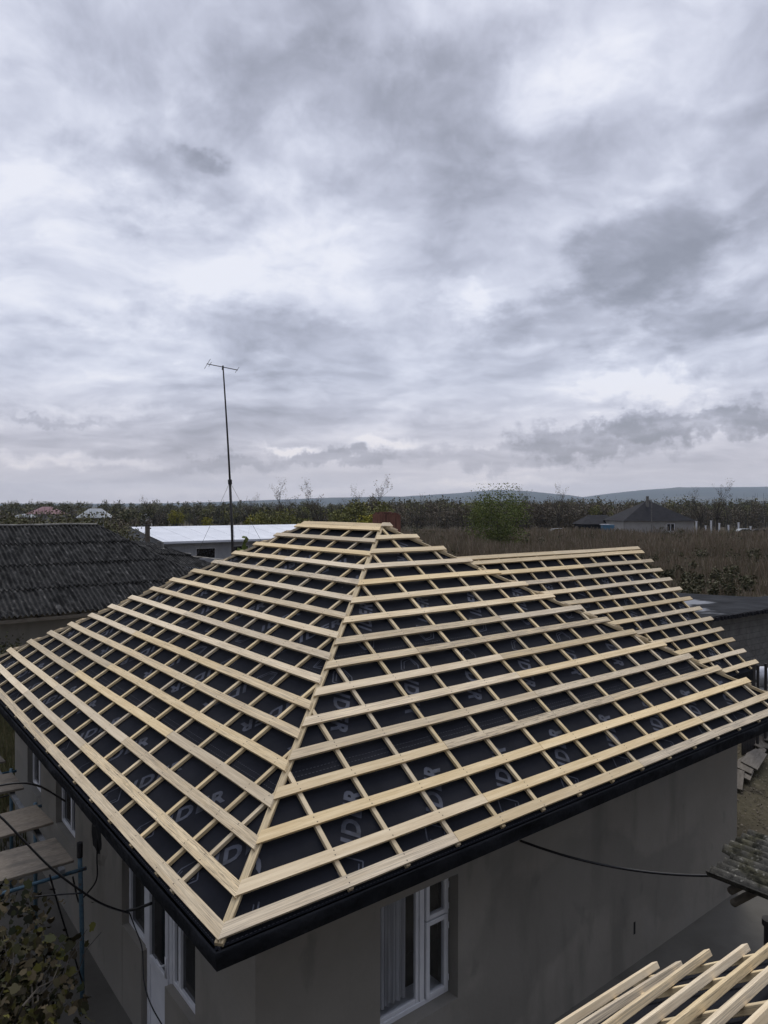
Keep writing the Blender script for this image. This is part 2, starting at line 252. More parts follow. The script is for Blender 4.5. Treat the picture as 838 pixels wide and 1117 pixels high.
# ------------------------------------------------------------------ helpers
class MB:
    def __init__(s): s.v = []; s.f = []; s.mi = []
    def face(s, pts, mi=0):
        n = len(s.v); s.v += [tuple(p) for p in pts]; s.f.append(tuple(range(n, n + len(pts)))); s.mi.append(mi)
    def prism(s, poly, z0, z1, mi=0, T=None):
        n = len(s.v); k = len(poly)
        pts = [(p[0], p[1], z0) for p in poly] + [(p[0], p[1], z1) for p in poly]
        if T: pts = [tuple(T @ Vector(p)) for p in pts]
        s.v += pts
        s.f.append(tuple(range(n + k - 1, n - 1, -1))); s.f.append(tuple(range(n + k, n + 2 * k)))
        for i in range(k): j = (i + 1) % k; s.f.append((n + i, n + j, n + k + j, n + k + i))
        s.mi += [mi] * (k + 2)
    def box(s, x0, y0, z0, x1, y1, z1, mi=0, T=None):
        s.prism([(x0, y0), (x1, y0), (x1, y1), (x0, y1)], z0, z1, mi, T)
    def tube(s, pts, r, n=8, mi=0, cap=True):
        pts = [Vector(p) for p in pts]; rs = r if isinstance(r, (list, tuple)) else [r] * len(pts)
        base = len(s.v); up = None
        for i, p in enumerate(pts):
            d = (pts[min(i + 1, len(pts) - 1)] - pts[max(i - 1, 0)]).normalized()
            if up is None: up = d.orthogonal().normalized()
            up = (up - d * up.dot(d)).normalized(); w = d.cross(up)
            for k in range(n):
                a_ = 2 * math.pi * k / n; s.v.append(tuple(p + (up * math.cos(a_) + w * math.sin(a_)) * rs[i]))
        for i in range(len(pts) - 1):
            for k in range(n):
                a_ = base + i * n + k; b_ = base + i * n + (k + 1) % n
                s.f.append((a_, b_, b_ + n, a_ + n)); s.mi.append(mi)
        if cap:
            s.f.append(tuple(range(base + n - 1, base - 1, -1))); s.f.append(tuple(range(base + (len(pts) - 1) * n, base + len(pts) * n))); s.mi += [mi, mi]
    def build(s, name, mats, parent=None, mtx=None, smooth=False, bevel=0):
        me = bpy.data.meshes.new(name); me.from_pydata(s.v, [], s.f)
        if not isinstance(mats, (list, tuple)): mats = [mats]
        for m_ in mats: me.materials.append(m_)
        me.polygons.foreach_set('material_index', s.mi)
        if smooth: me.polygons.foreach_set('use_smooth', [True] * len(s.f))
        me.update()
        o = bpy.data.objects.new(name, me); col.objects.link(o)
        if parent: o.parent = parent
        if mtx is not None: o.matrix_local = mtx
        if bevel:
            bm = o.modifiers.new('bevel', 'BEVEL'); bm.width = bevel; bm.segments = 1; bm.limit_method = 'ANGLE'; bm.angle_limit = R(40)
        return o
def tag(o, label=None, cat=None, group=None, kind=None):
    if label: o['label'] = label
    if cat: o['category'] = cat
    if group: o['group'] = group
    if kind: o['kind'] = kind
    return o
def empty(name, loc=(0, 0, 0), rz=0.0, **kw):
    o = bpy.data.objects.new(name, None); col.objects.link(o); o.location = loc; o.rotation_euler = (0, 0, rz); o.empty_display_size = .3
    return tag(o, **kw)
def kids(o): return [c for c in bpy.data.objects if c.parent == o]
def copy_tree(o, parent=None):
    c = o.copy(); col.objects.link(c)
    if parent: c.parent = parent
    for ch in kids(o): copy_tree(ch, c)
    return c
def raw_mesh(name, V, F, m_, parent=None):
    """V (n,3), F (m,k) numpy arrays with the same number of corners"""
    me = bpy.data.meshes.new(name); V = np.asarray(V, np.float32); F = np.asarray(F, np.int32)
    me.vertices.add(len(V)); me.vertices.foreach_set('co', V.ravel())
    k = F.shape[1]; me.loops.add(F.size); me.loops.foreach_set('vertex_index', F.ravel())
    me.polygons.add(len(F)); me.polygons.foreach_set('loop_start', np.arange(0, F.size, k, dtype=np.int32)); me.polygons.foreach_set('loop_total', np.full(len(F), k, np.int32))
    me.materials.append(m_); me.update(calc_edges=True); me.validate()
    o = bpy.data.objects.new(name, me); col.objects.link(o)
    if parent: o.parent = parent
    return o
def quads(C_, size, tilt=1.0, asp=1.0):
    """random little leaf quads round the centres"""
    n = len(C_); size = np.broadcast_to(size, (n,))
    d = rng.normal(size=(n, 3)); d /= np.linalg.norm(d, axis=1)[:, None]
    e = rng.normal(size=(n, 3)); e -= d * (e * d).sum(1)[:, None]; e /= np.linalg.norm(e, axis=1)[:, None]
    g = np.cross(d, e); h = size[:, None] / 2
    V = np.stack([C_ - e * h, C_ - g * h * asp, C_ + e * h, C_ + g * h * asp], 1).reshape(-1, 3)
    return V, np.arange(4 * n).reshape(n, 4)

# house frame: local x runs along the near right eave, local y along the near left eave
YAW = 0.6686287; C0 = Vector((-1.14345, 4.87028, 0)); A_, B_ = 10.5988, 9.5297
EZ = H - 3.0
tL, tR = 0.5763876, 0.6487094
bx = Vector((math.cos(YAW), math.sin(YAW), 0)); by = Vector((-math.sin(YAW), math.cos(YAW), 0))
def W(x, y, z=0): return C0 + bx * x + by * y + Vector((0, 0, z))
def gp(u, v, z=0.0):           # where the line of sight at photo position (u, v) meets height z: used once, to survey the plot
    p_ = R(-0.4375); d = Vector(((u - 419) / 771.1, 1, -(v - 558.5) / 771.1))
    d = Vector((d.x, d.y * math.cos(p_) - d.z * math.sin(p_), d.y * math.sin(p_) + d.z * math.cos(p_)))
    return Vector((0, 0, H)) + d * ((z - H) / d.z)
def at(u, Y, z=0.0): return Vector(((u - 419) / 771.1 * Y, Y, z))

# ------------------------------------------------------------------ setting
g = MB()
NG = 60
def gh(x, y):
    d = math.hypot(x, y)
    return (noise.noise(Vector((x * .08, y * .08, 0))) * .12 if 24 < d < 900 else 0)
xs = sorted(set([-7900, -3000, -1200] + list(range(-600, 601, 20)) + [1200, 3000, 7900])); ys = sorted(set([-1400, -600, -100] + list(range(-60, 700, 20)) + [1000, 2000, 5000, 7800]))
for y in ys:
    for x in xs: g.v.append((x, y, gh(x, y)))
for j in range(len(ys) - 1):
    for i in range(len(xs) - 1):
        n = j * len(xs) + i; g.f.append((n, n + 1, n + 1 + len(xs), n + len(xs))); g.mi.append(0)
tag(g.build('ground', M['ground'], smooth=True), kind='structure')
g = MB(); T = Matrix.Translation(C0) @ Matrix.Rotation(YAW, 4, 'Z')
g.prism([(-5, -6), (9.6, -6), (9.9, .5), (9.2, .9), (9.2, 10.4), (-1.2, 10.6), (-5, 11.5)], 0.001, 0.03)
tag(g.build('yard', M['concrete'], mtx=T), kind='structure')

def hills():
    g = MB()
    # (photo x, height of the crest above the level horizon in photo px at distance D)
    prof = [(-900, 1), (-200, 1), (150, 2), (215, 3), (300, 6.5), (380, 9), (420, 10), (440, 10), (500, 13.5), (540, 17.5), (575, 16), (610, 12.5), (628, 9), (660, 13), (700, 17), (740, 20), (800, 20.5), (860, 21), (1100, 18), (1700, 14), (2400, 8)]
    D = 6500
    us = np.arange(-480, 1340, 10); pu = [p[0] for p in prof]; pv = [p[1] for p in prof]
    rows = [(0.62, 0.0), (0.70, .25), (0.8, .55), (0.9, .85), (1.0, 1.0), (1.06, .9), (1.12, .4), (1.18, 0)]
    for fr, hh in rows:
        for u in us:
            h = (np.interp(u, pu, pv) * 1.06 + 1.5) / 771 * D
            x = (u - 419) / 771 * D * (0.5 + .5 * fr); y = D * fr
            k = 1 + .18 * noise.noise(Vector((x * .0015, y * .0015, 3))) * (1 if hh not in (1.0,) else .2)
            g.v.append((x if hh == 1.0 else x, y, h * hh * k + (noise.noise(Vector((u * .11, 0, 1))) * 5 if hh == 1.0 else 0) - 2))
    n = len(us)
    for j in range(len(rows) - 1):
        for i in range(n - 1): g.f.append((j * n + i, j * n + i + 1, (j + 1) * n + i + 1, (j + 1) * n + i)); g.mi.append(0)
    tag(g.build('hills', M['hill'], smooth=True), kind='structure')
hills()
# the air
g = MB(); g.box(-8000, -1500, -6, 8000, 7900, 240)
hm = bpy.data.materials.new('haze'); hm.use_nodes = True; t = hm.node_tree; t.nodes.clear()
o_ = nd(t, 'ShaderNodeOutputMaterial'); pv = nd(t, 'ShaderNodeVolumePrincipled'); pv.inputs['Color'].default_value = (0.74, 0.85, 1.0, 1); pv.inputs['Density'].default_value = 0.000085; pv.inputs['Anisotropy'].default_value = 0.2
t.links.new(pv.outputs[0], o_.inputs['Volume'])
tag(g.build('haze', hm), kind='stuff')

# ------------------------------------------------------------------ the main house
HZ = Matrix.Translation(C0) @ Matrix.Rotation(YAW, 4, 'Z')
house = empty('house', C0, YAW, label='grey plastered house with a hip roof of pale battens over black membrane', cat='house')
class Face:
    def __init__(s, org, X, Y, tan_up, tan_side, span):
        s.X = Vector(X); c = 1 / math.hypot(1, tan_up); s.sin = tan_up * c; s.cos = c
        s.Y = Vector((Y[0] * c, Y[1] * c, s.sin)); s.Z = s.X.cross(s.Y); s.o = Vector(org); s.span = span
        s.hip = s.sin / tan_side      # how far each hip comes in per metre up the slope
        s.M = Matrix(((s.X.x, s.Y.x, s.Z.x, s.o.x), (s.X.y, s.Y.y, s.Z.y, s.o.y), (s.X.z, s.Y.z, s.Z.z, s.o.z), (0, 0, 0, 1)))
FR = Face((0, 0, EZ), (1, 0, 0), (0, 1), tR, tL, B_)
FL = Face((0, A_, EZ), (0, -1, 0), (1, 0), tL, tR, A_)
FE = Face((B_, 0, EZ), (0, 1, 0), (-1, 0), tL, tR, A_)
FB = Face((B_, A_, EZ), (-1, 0, 0), (0, -1), tR, tL, B_)
HT = B_ / 2 * tL
BW, BT, CW, CT = .098, .026, .046, .032

def board(F, s0, xa, xb, parent, hipL=None, hipR=None, w=BW, th=BT, z0=0.0, nails=(), wob=.007, mt='wood'):
    """one batten: lower edge at slope distance s0, from xa to xb; hipL/hipR mitre the ends along the hips"""
    g = MB(); nx = 7
    def end(side, yy):
        if side == 'L': return (s0 + yy) * F.hip if hipL else xa
        return F.span - (s0 + yy) * F.hip if hipR else xb
    a0, a1 = end('L', 0), end('L', w); b0, b1 = end('R', 0), end('R', w)
    cx = (a0 + b0) / 2; ph = random.random() * 6; dz = random.uniform(0, .0015)
    low = []; top = []
    for i in range(nx + 1):
        f = i / nx; o = wob * math.sin(ph + 3 * f) * math.sin(math.pi * f)
        low.append((a0 + (b0 - a0) * f - cx, o)); top.append((a1 + (b1 - a1) * f - cx, w + o))
    n = 0
    for i in range(nx + 1):
        for p, z in ((low[i], dz), (top[i], dz), (top[i], dz - th), (low[i], dz - th)): g.v.append((p[0], p[1], z))
    for i in range(nx):
        a_ = i * 4; b_ = a_ + 4
        for k in range(4):
            k2 = (k + 1) % 4; g.f.append((a_ + k, b_ + k, b_ + k2, a_ + k2)); g.mi.append(0)
    g.f.append((0, 1, 2, 3)); g.f.append((nx * 4 + 3, nx * 4 + 2, nx * 4 + 1, nx * 4)); g.mi += [0, 0]
    for x in nails:
        if min(a0, a1) + .01 < x < max(b0, b1) - .01:
            for q in (.25, .72):
                xx, yy = x - cx + random.uniform(-.01, .01), w * q + random.uniform(-.008, .008); r = .0062
                g.face([(xx + r * math.cos(k * 1.0472), yy + r * math.sin(k * 1.0472), dz + .0012) for k in range(6)], 1)
    m_ = F.M @ Matrix.Translation((cx, s0, z0))
    o = g.build('batten', [M[mt], M['nail']], parent, m_)
    return o

def rows(F, S_, cbx, parent, tipR=0.0, tipL=0.0, single=False, hipcut=True, mitR=True, mitL=True):
    for k, s in enumerate(S_):
        xa, xb = s * F.hip, F.span - s * F.hip
        joints = []
        if not single:
            x = xa + random.uniform(1.6, 3.6)
            while x < xb - 1.3:
                j = min(cbx, key=lambda q: abs(q - x)); joints.append(j); x = j + random.uniform(2.8, 4.2)
        cuts = [None] + joints + [None]
        for i in range(len(cuts) - 1):
            l, r = cuts[i], cuts[i + 1]
            board(F, s, (xa - tipL * random.uniform(.6, 1.3)) if l is None else l + .0025, (xb + tipR * random.uniform(.6, 1.3)) if r is None else r - .0025, parent,
                  hipL=(l is None and mitL), hipR=(r is None and mitR), nails=cbx)
sR_ = [0.0] + [(.13406 + .18295 * k) / FR.sin for k in range(15)]
sL_ = [0.0] + [(.13099 + .16717 * k) / FL.sin for k in range(16)]
cbR = [1.14 + .594 * k for k in range(-0, 15)]
cbR = [x for x in cbR if x < B_ - .15]
cbLy = [.86, 1.19] + [1.81 + .6135 * k for k in range(15)]
cbLy = [y for y in cbLy if y < A_ - .15]
rows(FR, sR_, cbR, house, tipR=.07, mitR=False)
rows(FL, sL_ + [(HT - .062) / FL.sin], [A_ - y for y in cbLy], house, tipL=.06, mitL=False)
rows(FE, sL_, [.3 + .6 * k for k in range(17)], house, single=True)
rows(FB, sR_, [.3 + .6 * k for k in range(15)], house, single=True)
# counter battens up each slope
def counter(F, x, parent, s_lo=-.016, w=CW):
    smax = (x if x < F.span / 2 else F.span - x) / F.hip - .05
    smax = min(smax, HT / F.sin - .04)
    if smax < .15: return
    g = MB(); L_ = smax - s_lo
    g.box(0, -w / 2, -CT, L_, w / 2, 0)
    m_ = F.M @ Matrix.Translation((x, s_lo, -BT - .0004)) @ Matrix.Rotation(R(90) + random.uniform(-.004, .004), 4, 'Z')
    g.build('counter_batten', M['wood2'], parent, m_, bevel=.002)
for x in cbR: counter(FR, x, house)
for y in cbLy: counter(FL, A_ - y, house)
for k in range(17): counter(FE, .3 + .6 * k + .13, house)
for k in range(15): counter(FB, .3 + .6 * k + .1, house)
# hip boards
apN = Vector((B_ / 2, HT / tR, EZ + HT)); apF = Vector((B_ / 2, A_ - HT / tR, EZ + HT))
for c_, ap_, nz_ in (((0, 0), apN, FL.Z + FR.Z), ((B_, 0), apN, FE.Z + FR.Z), ((0, A_), apF, FL.Z + FB.Z), ((B_, A_), apF, FE.Z + FB.Z)):
    p0 = Vector((c_[0], c_[1], EZ)); d = (ap_ - p0); L_ = d.length; X = d.normalized(); Z = nz_.normalized(); Z = (Z - X * Z.dot(X)).normalized(); Y = Z.cross(X)
    m_ = Matrix(((X.x, Y.x, Z.x, p0.x), (X.y, Y.y, Z.y, p0.y), (X.z, Y.z, Z.z, p0.z), (0, 0, 0, 1)))
    g = MB(); g.box(-.004, -.031, -BT - .046, L_ - .02, .031, -BT - .004)
    g.build('hip_board', M['wood2'], house, m_, bevel=.003)
g = MB(); g.box(apN.y - .03, -B_ / 2 - .03, EZ + HT - .075, apF.y + .03, -B_ / 2 + .03, EZ + HT - .035)
g.build('ridge_board', M['wood2'], house, Matrix.Rotation(R(90), 4, 'Z'), bevel=.003)

MZ = -(BT + CT + .004)
def sag(F, x, s, cbx):
    d = min((abs(x - q) for q in cbx), default=.3)
    return -min(d / .3, 1) * .006 + .004 * noise.noise(Vector((x * 1.3, s * 1.3, F.span)))-.004
def slope_mesh(F, cbx, g, s_lo=-.035, nx=110, ns=46):
    smax = HT / F.sin; b0 = len(g.v)
    for j in range(ns + 1):
        s = s_lo + (smax - s_lo) * j / ns; xa, xb = s * F.hip, F.span - s * F.hip
        for i in range(nx + 1):
            x = xa + (xb - xa) * i / nx
            zz = MZ + (sag(F, x, s, cbx) if 0 < i < nx and 0 < j < ns else 0) 
            g.v.append(tuple(F.M @ Vector((x, s, zz))))
    for j in range(ns):
        for i in range(nx):
            n = b0 + j * (nx + 1) + i; g.f.append((n, n + 1, n + nx + 2, n + nx + 1)); g.mi.append(0)
g = MB()
cbF = {FR: cbR, FL: [A_ - y for y in cbLy], FE: [.3 + .6 * k for k in range(17)], FB: [.3 + .6 * k for k in range(15)]}
for F in (FR, FL, FE, FB): slope_mesh(F, cbF[F], g)
g.build('roof_membrane', M['membrane'], house, smooth=True)

# printed marks on the membrane
def glyphs(txt, bold=.0):
    cu = bpy.data.curves.new('lettering', 'FONT'); cu.body = txt; cu.size = .235; cu.shear = .06; cu.offset = bold; cu.resolution_u = 3; cu.space_character = 1.22
    o = bpy.data.objects.new('lettering', cu); col.objects.link(o); dg = bpy.context.evaluated_depsgraph_get(); me = bpy.data.meshes.new_from_object(o.evaluated_get(dg))
    V = [tuple(v.co) for v in me.vertices]; Fc = [tuple(p.vertices) for p in me.polygons]; bpy.data.objects.remove(o); bpy.data.meshes.remove(me); return V, Fc
GV, GF = glyphs('IDER', .009)
LOGO = []
def stroke(p, q, w=.009):
    p = Vector((*p, 0)); q = Vector((*q, 0)); d = (q - p).normalized(); n = Vector((-d.y, d.x, 0)) * w
    return [tuple(p - n), tuple(q - n), tuple(q + n), tuple(p + n)]
pts = [(-.36, .07), (-.27, -.04), (-.10, -.04), (-.10, .19), (-.27, .17), (-.36, .07)]
for i in range(len(pts) - 1): LOGO.append(stroke(pts[i], pts[i + 1], .007))
for a_, b_ in (((-.335, .07), (-.255, -.005)), ((-.255, -.005), (-.13, -.005)), ((-.335, .07), (-.255, .14))): LOGO.append(stroke(a_, b_, .005))
def marks(F, g, gs, cbx, seams, col_sp=.97, ph=0.0):
    smax = HT / F.sin; bounds = [-.07] + seams + [smax]
    for i in range(len(bounds) - 1):
        lo, hi = bounds[i], bounds[i + 1]; c = lo + (min(hi, lo + 1.34)) * .0 + .60; flip = (i % 2 == 1)
        x = ph + (i * .37) % col_sp
        while x < F.span:
            ang = R(56) + (math.pi if flip else 0)
            base = Vector((x, c - .25, 0)) if not flip else Vector((x + .38, c + .30, 0))
            T_ = Matrix.Translation(base) @ Matrix.Rotation(ang, 4, 'Z')
            def put(poly, key):
                P_ = [T_ @ Vector(p) for p in poly]
                P_ = [p for p in P_]
                if all(lo + .01 < p.y < min(hi, smax) - .01 and (p.y) * F.hip + .06 < p.x < F.span - p.y * F.hip - .06 for p in P_):
                    g.face([tuple(F.M @ Vector((p.x, p.y, MZ + sag(F, p.x, p.y, cbx) + .0035))) for p in P_])
            for f_ in GF: put([(GV[k][0] + .02, GV[k][1], 0) for k in f_], 0)
            for q in LOGO: put(q, 0)
            put([(.72 + .012 * math.cos(k), .16 + .012 * math.sin(k), 0) for k in range(6)], 0)
            x += col_sp
    for s_ in seams:     # lapped joints with a dotted line
        x = s_ * F.hip + .1
        while x < F.span - s_ * F.hip - .1:
            for ds in (0, .05): gs.face([tuple(F.M @ Vector((x + a_, s_ + ds + b_, MZ + sag(F, x, s_, cbx) + .003))) for a_, b_ in ((0, 0), (.022, 0), (.022, .0035), (0, .0035))])
            x += .04
g = MB(); gs = MB()
marks(FR, g, gs, cbF[FR], [1.11, 2.42, 3.75], ph=.44)
marks(FL, g, gs, cbF[FL], [1.09, 2.40, 3.7], ph=.15)
g.build('membrane_lettering', M['print'], house)
# stitched drip edge lines
for F in (FR, FL):
    x = 0
    while x < F.span:
        gs.face([tuple(F.M @ Vector((x + a_, -.022 + b_, MZ + .004))) for a_, b_ in ((0, 0), (.02, 0), (.02, .004), (0, .004))]); x += .036
gs.build('membrane_stitching', M['stitch'], house)

# fascia and soffit: black film folded down over the boards
def ring(inset, z): return [(-inset, -inset, z), (B_ + inset, -inset, z), (B_ + inset, A_ + inset, z), (-inset, A_ + inset, z)]
g = MB(); zt = (FR.M @ Vector((0, -.035, MZ))).z
NSEG = 90
def loop(ins, z, wav=0.0):
    c = ring(ins, z); out = []
    for k in range(4):
        p, q = Vector(c[k]), Vector(c[(k + 1) % 4]); n = (q - p).normalized().cross(Vector((0, 0, 1)))
        for i in range(NSEG): f = i / NSEG; v_ = p.lerp(q, f); w_ = wav * (noise.noise(v_ * 1.7) + .6 * noise.noise(v_ * 6.5)) if 1 < i < NSEG - 1 else 0; out.append(v_ + n * w_ + Vector((0, 0, w_ * .6)))
    return out
loops = [loop(.024, zt + .006), loop(.034, zt - .002), loop(.036, zt - .012, .004), loop(.034, zt - .045, .030), loop(.026, zt - .09, .040), loop(.016, zt - .140, .010), loop(.000, zt - .142), loop(-.70, zt - .142)]
for lp in loops: g.v += [tuple(p) for p in lp]
n = 4 * NSEG
for j in range(len(loops) - 1):
    for i in range(n): g.f.append((j * n + i, (j + 1) * n + i, (j + 1) * n + (i + 1) % n, j * n + (i + 1) % n)); g.mi.append(0)
o = g.build('fascia', M['fascia'], house, smooth=True); o.modifiers.new('edges', 'EDGE_SPLIT').split_angle = R(38)
SOF = zt - .142

# walls with real openings
def wall(g, Lx, z1, openings, th=.30, z0=0.0):
    """wall in local x (along) / z (up), outer face at y=0, thickness towards +y. openings (xa, xb, za, zb)"""
    xs = sorted({0, Lx, *[o[0] for o in openings], *[o[1] for o in openings]}); zs = sorted({z0, z1, *[o[2] for o in openings], *[o[3] for o in openings]})
    ins = lambda x, z: any(o[0] < x < o[1] and o[2] < z < o[3] for o in openings)
    for i in range(len(xs) - 1):
        for j in range(len(zs) - 1):
            if ins((xs[i] + xs[i + 1]) / 2, (zs[j] + zs[j + 1]) / 2): continue
            a_, b_, c_, d_ = xs[i], xs[i + 1], zs[j], zs[j + 1]
            g.face([(a_, 0, c_), (b_, 0, c_), (b_, 0, d_), (a_, 0, d_)]); g.face([(b_, th, c_), (a_, th, c_), (a_, th, d_), (b_, th, d_)])
            xm, zm = (a_ + b_) / 2, (c_ + d_) / 2
            if i + 1 < len(xs) - 1 and ins((xs[i + 1] + xs[i + 2]) / 2, zm): g.face([(b_, 0, c_), (b_, th, c_), (b_, th, d_), (b_, 0, d_)])
            if i > 0 and ins((xs[i - 1] + xs[i]) / 2, zm): g.face([(a_, th, c_), (a_, 0, c_), (a_, 0, d_), (a_, th, d_)])
            if j + 1 < len(zs) - 1 and ins(xm, (zs[j + 1] + zs[j + 2]) / 2): g.face([(a_, 0, d_), (b_, 0, d_), (b_, th, d_), (a_, th, d_)])
            if j > 0 and ins(xm, (zs[j - 1] + zs[j]) / 2): g.face([(a_, th, c_), (b_, th, c_), (b_, 0, c_), (a_, 0, c_)])
OV = .62; WT = SOF - .002
wR = MB(); wall(wR, B_ - 2 * OV, WT, [(1.914 - OV, 2.92 - OV, .96, 2.235)])
TR = Matrix.Translation((OV, OV, 0))
wL = MB()
LY = A_ - 2 * OV     # local x of this wall runs from the far corner to the near corner
def fy(y): return A_ - OV - y
opsL = [(fy(3.94), fy(1.82), .02, 2.42), (fy(7.0), fy(5.94), 1.13, 2.42), (fy(8.93), fy(7.96), 1.13, 2.42)]
# the entrance opening is stepped: low walls stand under its side windows
wall(wL, LY, WT, opsL)
TL = Matrix.Translation((OV, A_ - OV, 0)) @ Matrix.Rotation(R(-90), 4, 'Z')
def merge(g, src, T):
    n = len(g.v); g.v += [tuple(T @ Vector(p)) for p in src.v]; g.f += [tuple(i + n for i in f) for f in src.f]; g.mi += src.mi
g = MB(); merge(g, wR, TR); merge(g, wL, TL)
for T_, L_ in ((Matrix.Translation((B_ - OV, OV, 0)) @ Matrix.Rotation(R(90), 4, 'Z'), LY), (Matrix.Translation((B_ - OV, A_ - OV, 0)) @ Matrix.Rotation(R(180), 4, 'Z'), B_ - 2 * OV)):
    w_ = MB(); wall(w_, L_, WT, []); merge(g, w_, T_)
# low walls under the side windows of the entrance
g.box(OV + .004, 1.815, 0, OV + .30, 2.60, .985); g.box(OV + .004, 3.30, 0, OV + .30, 3.945, 1.0)
g.box(OV - .004, 4.4, .0, OV - .002, 4.41, .01)
g.build('wall', M['plaster'], house)
g = MB(); g.box(OV + .28, OV + .28, .005, B_ - OV - .28, A_ - OV - .28, .02); g.box(1.8, 1.8, .02, 1.9, B_ - 2, 2.6); g.box(1.9, 2.6, .02, 8, 2.7, 2.6)
g.build('room_partition', M['dark'], house)

def frame_rect(g, x0, x1, z0, z1, w, y0, y1):
    g.box(x0, y0, z0, x0 + w, y1, z1); g.box(x1 - w, y0, z0, x1, y1, z1)
    g.box(x0 + w, y0, z0, x1 - w, y1, z0 + w); g.box(x0 + w, y0, z1 - w, x1 - w, y1, z1)
# window in the right wall
wf = MB(); x0, x1, z0, z1 = 1.914 - OV, 2.92 - OV, .96, 2.235
frame_rect(wf, x0 + .002, x1 - .002, z0 + .002, z1 - .002, .05, .137, .20); mu = 2.525 - OV
wf.box(mu, .137, z0 + .052, mu + .06, .20, z1 - .052)
win = wf.build('window', M['white'], house, TR, bevel=.004)
win['label'] = 'white plastic window with a small vent pane over a casement'
s_ = MB(); frame_rect(s_, 2.60 - OV, 2.895 - OV, 1.80, 2.19, .045, .122, .175); s_.build('vent_sash', M['white'], win, bevel=.004)
s_ = MB(); frame_rect(s_, 2.60 - OV, 2.895 - OV, 1.005, 1.785, .048, .122, .175); s_.build('sash', M['white'], win, bevel=.004)
s_ = MB(); frame_rect(s_, 1.965 - OV, mu - .003, 1.012, 2.183, .04, .15, .19); s_.build('fixed_frame', M['white'], win, bevel=.004)
s_ = MB()
s_.box(1.99 - OV, .166, 1.03, mu - .02, .172, 2.17); s_.box(2.64 - OV, .146, 1.83, 2.86 - OV, .152, 2.16); s_.box(2.64 - OV, .146, 1.04, 2.86 - OV, .152, 1.75)
gm = bpy.data.materials.new('clear_glass'); gm.use_nodes = True; t = gm.node_tree; t.nodes.clear(); L = t.links.new
ou_ = nd(t, 'ShaderNodeOutputMaterial'); tr = nd(t, 'ShaderNodeBsdfTransparent'); tr.inputs[0].default_value = (.93, .94, .95, 1); gl = nd(t, 'ShaderNodeBsdfGlossy'); gl.inputs['Roughness'].default_value = .03
fr = nd(t, 'ShaderNodeValue'); fr.outputs[0].default_value = .07; mx = nd(t, 'ShaderNodeMixShader'); L(fr.outputs[0], mx.inputs[0]); L(tr.outputs[0], mx.inputs[1]); L(gl.outputs[0], mx.inputs[2]); L(mx.outputs[0], ou_.inputs[0]); M['clear'] = gm
s_.build('pane', M['clear'], win)
s_ = MB(); n_ = 40; xa, xb = 1.99 - OV, mu - .12
for i in range(n_ + 1):
    x = xa + (xb - xa) * i / n_; y = .225 + .022 * math.sin(i * .95) + .01 * math.sin(i * 2.3)
    s_.v += [(x, y, 1.08), (x, y, 2.3)]
for i in range(n_): s_.f.append((2 * i, 2 * i + 2, 2 * i + 3, 2 * i + 1)); s_.mi.append(0)
s_.build('curtain', M['curtain'], win)
s_ = MB(); s_.box(x0 + .01, .20, z0 - .0, x1 - .01, .42, z0 + .03); s_.build('inner_sill', M['white'], win)
for zz in (2.08, 1.86, 1.66, 1.12):
    s_ = MB(); s_.tube([(2.902 - OV, .125, zz - .03), (2.902 - OV, .125, zz + .03)], .009, 6); s_.build('hinge', M['white'], win)

# entrance with door and side windows, frame plane recessed .08 (local x from far to near)
RC = .08
def side_window(name, ya, yb, za, zb, mull=(), label=None, hinge=False):
    g = MB(); xa, xb = fy(yb) , fy(ya)
    frame_rect(g, xa, xb, za, zb, .055, RC, RC + .07)
    for y in mull: g.box(fy(y) - .03, RC, za + .055, fy(y) + .03, RC + .07, zb - .055)
    o = g.build(name, M['white'], house, TL, bevel=.004)
    if label: o['label'] = label
    g = MB(); g.box(xa + .04, RC + .03, za + .04, xb - .04, RC + .036, zb - .04); g.build('pane', M['glass'], o)
    return o
ent = side_window('window', 1.83, 2.58, .99, 2.40, (2.40,), 'white framed side light on the near side of the door')
side_window('window', 3.36, 3.93, 1.005, 2.40, (), 'white framed side light on the far side of the door')
side_window('window', 5.95, 6.99, 1.15, 2.41, (6.45,), 'white window beside the broken plaster')
side_window('window', 7.97, 8.92, 1.15, 2.41, (8.44,), 'farthest window of the left wall')
g = MB(); xa, xb = fy(3.355), fy(2.585); frame_rect(g, xa, xb, .025, 2.40, .075, RC - .005, RC + .07)
door = g.build('door', M['white'], house, TL, bevel=.004)
g = MB(); frame_rect(g, xa + .08, xb - .08, .06, 2.32, .075, RC - .02, RC + .05); g.box(xa + .155, RC - .018, .90, xb - .155, RC + .05, .99); g.build('door_leaf', M['white'], door, bevel=.004)
g = MB(); g.box(xa + .15, RC + .0, .135, xb - .15, RC + .02, .90); g.build('door_panel', M['white'], door)
g = MB(); g.box(xa + .15, RC + .01, .985, xb - .15, RC + .016, 2.25); g.build('pane', M['glass'], door)
g = MB(); hx = xb - .115; g.box(hx - .018, RC - .032, 1.0, hx + .018, RC - .02, 1.22); g.tube([(hx, RC - .03, 1.14), (hx, RC - .075, 1.14), (hx - .03, RC - .08, 1.135), (hx - .13, RC - .08, 1.15)], .010, 8); g.build('handle', M['white'], door, smooth=True)
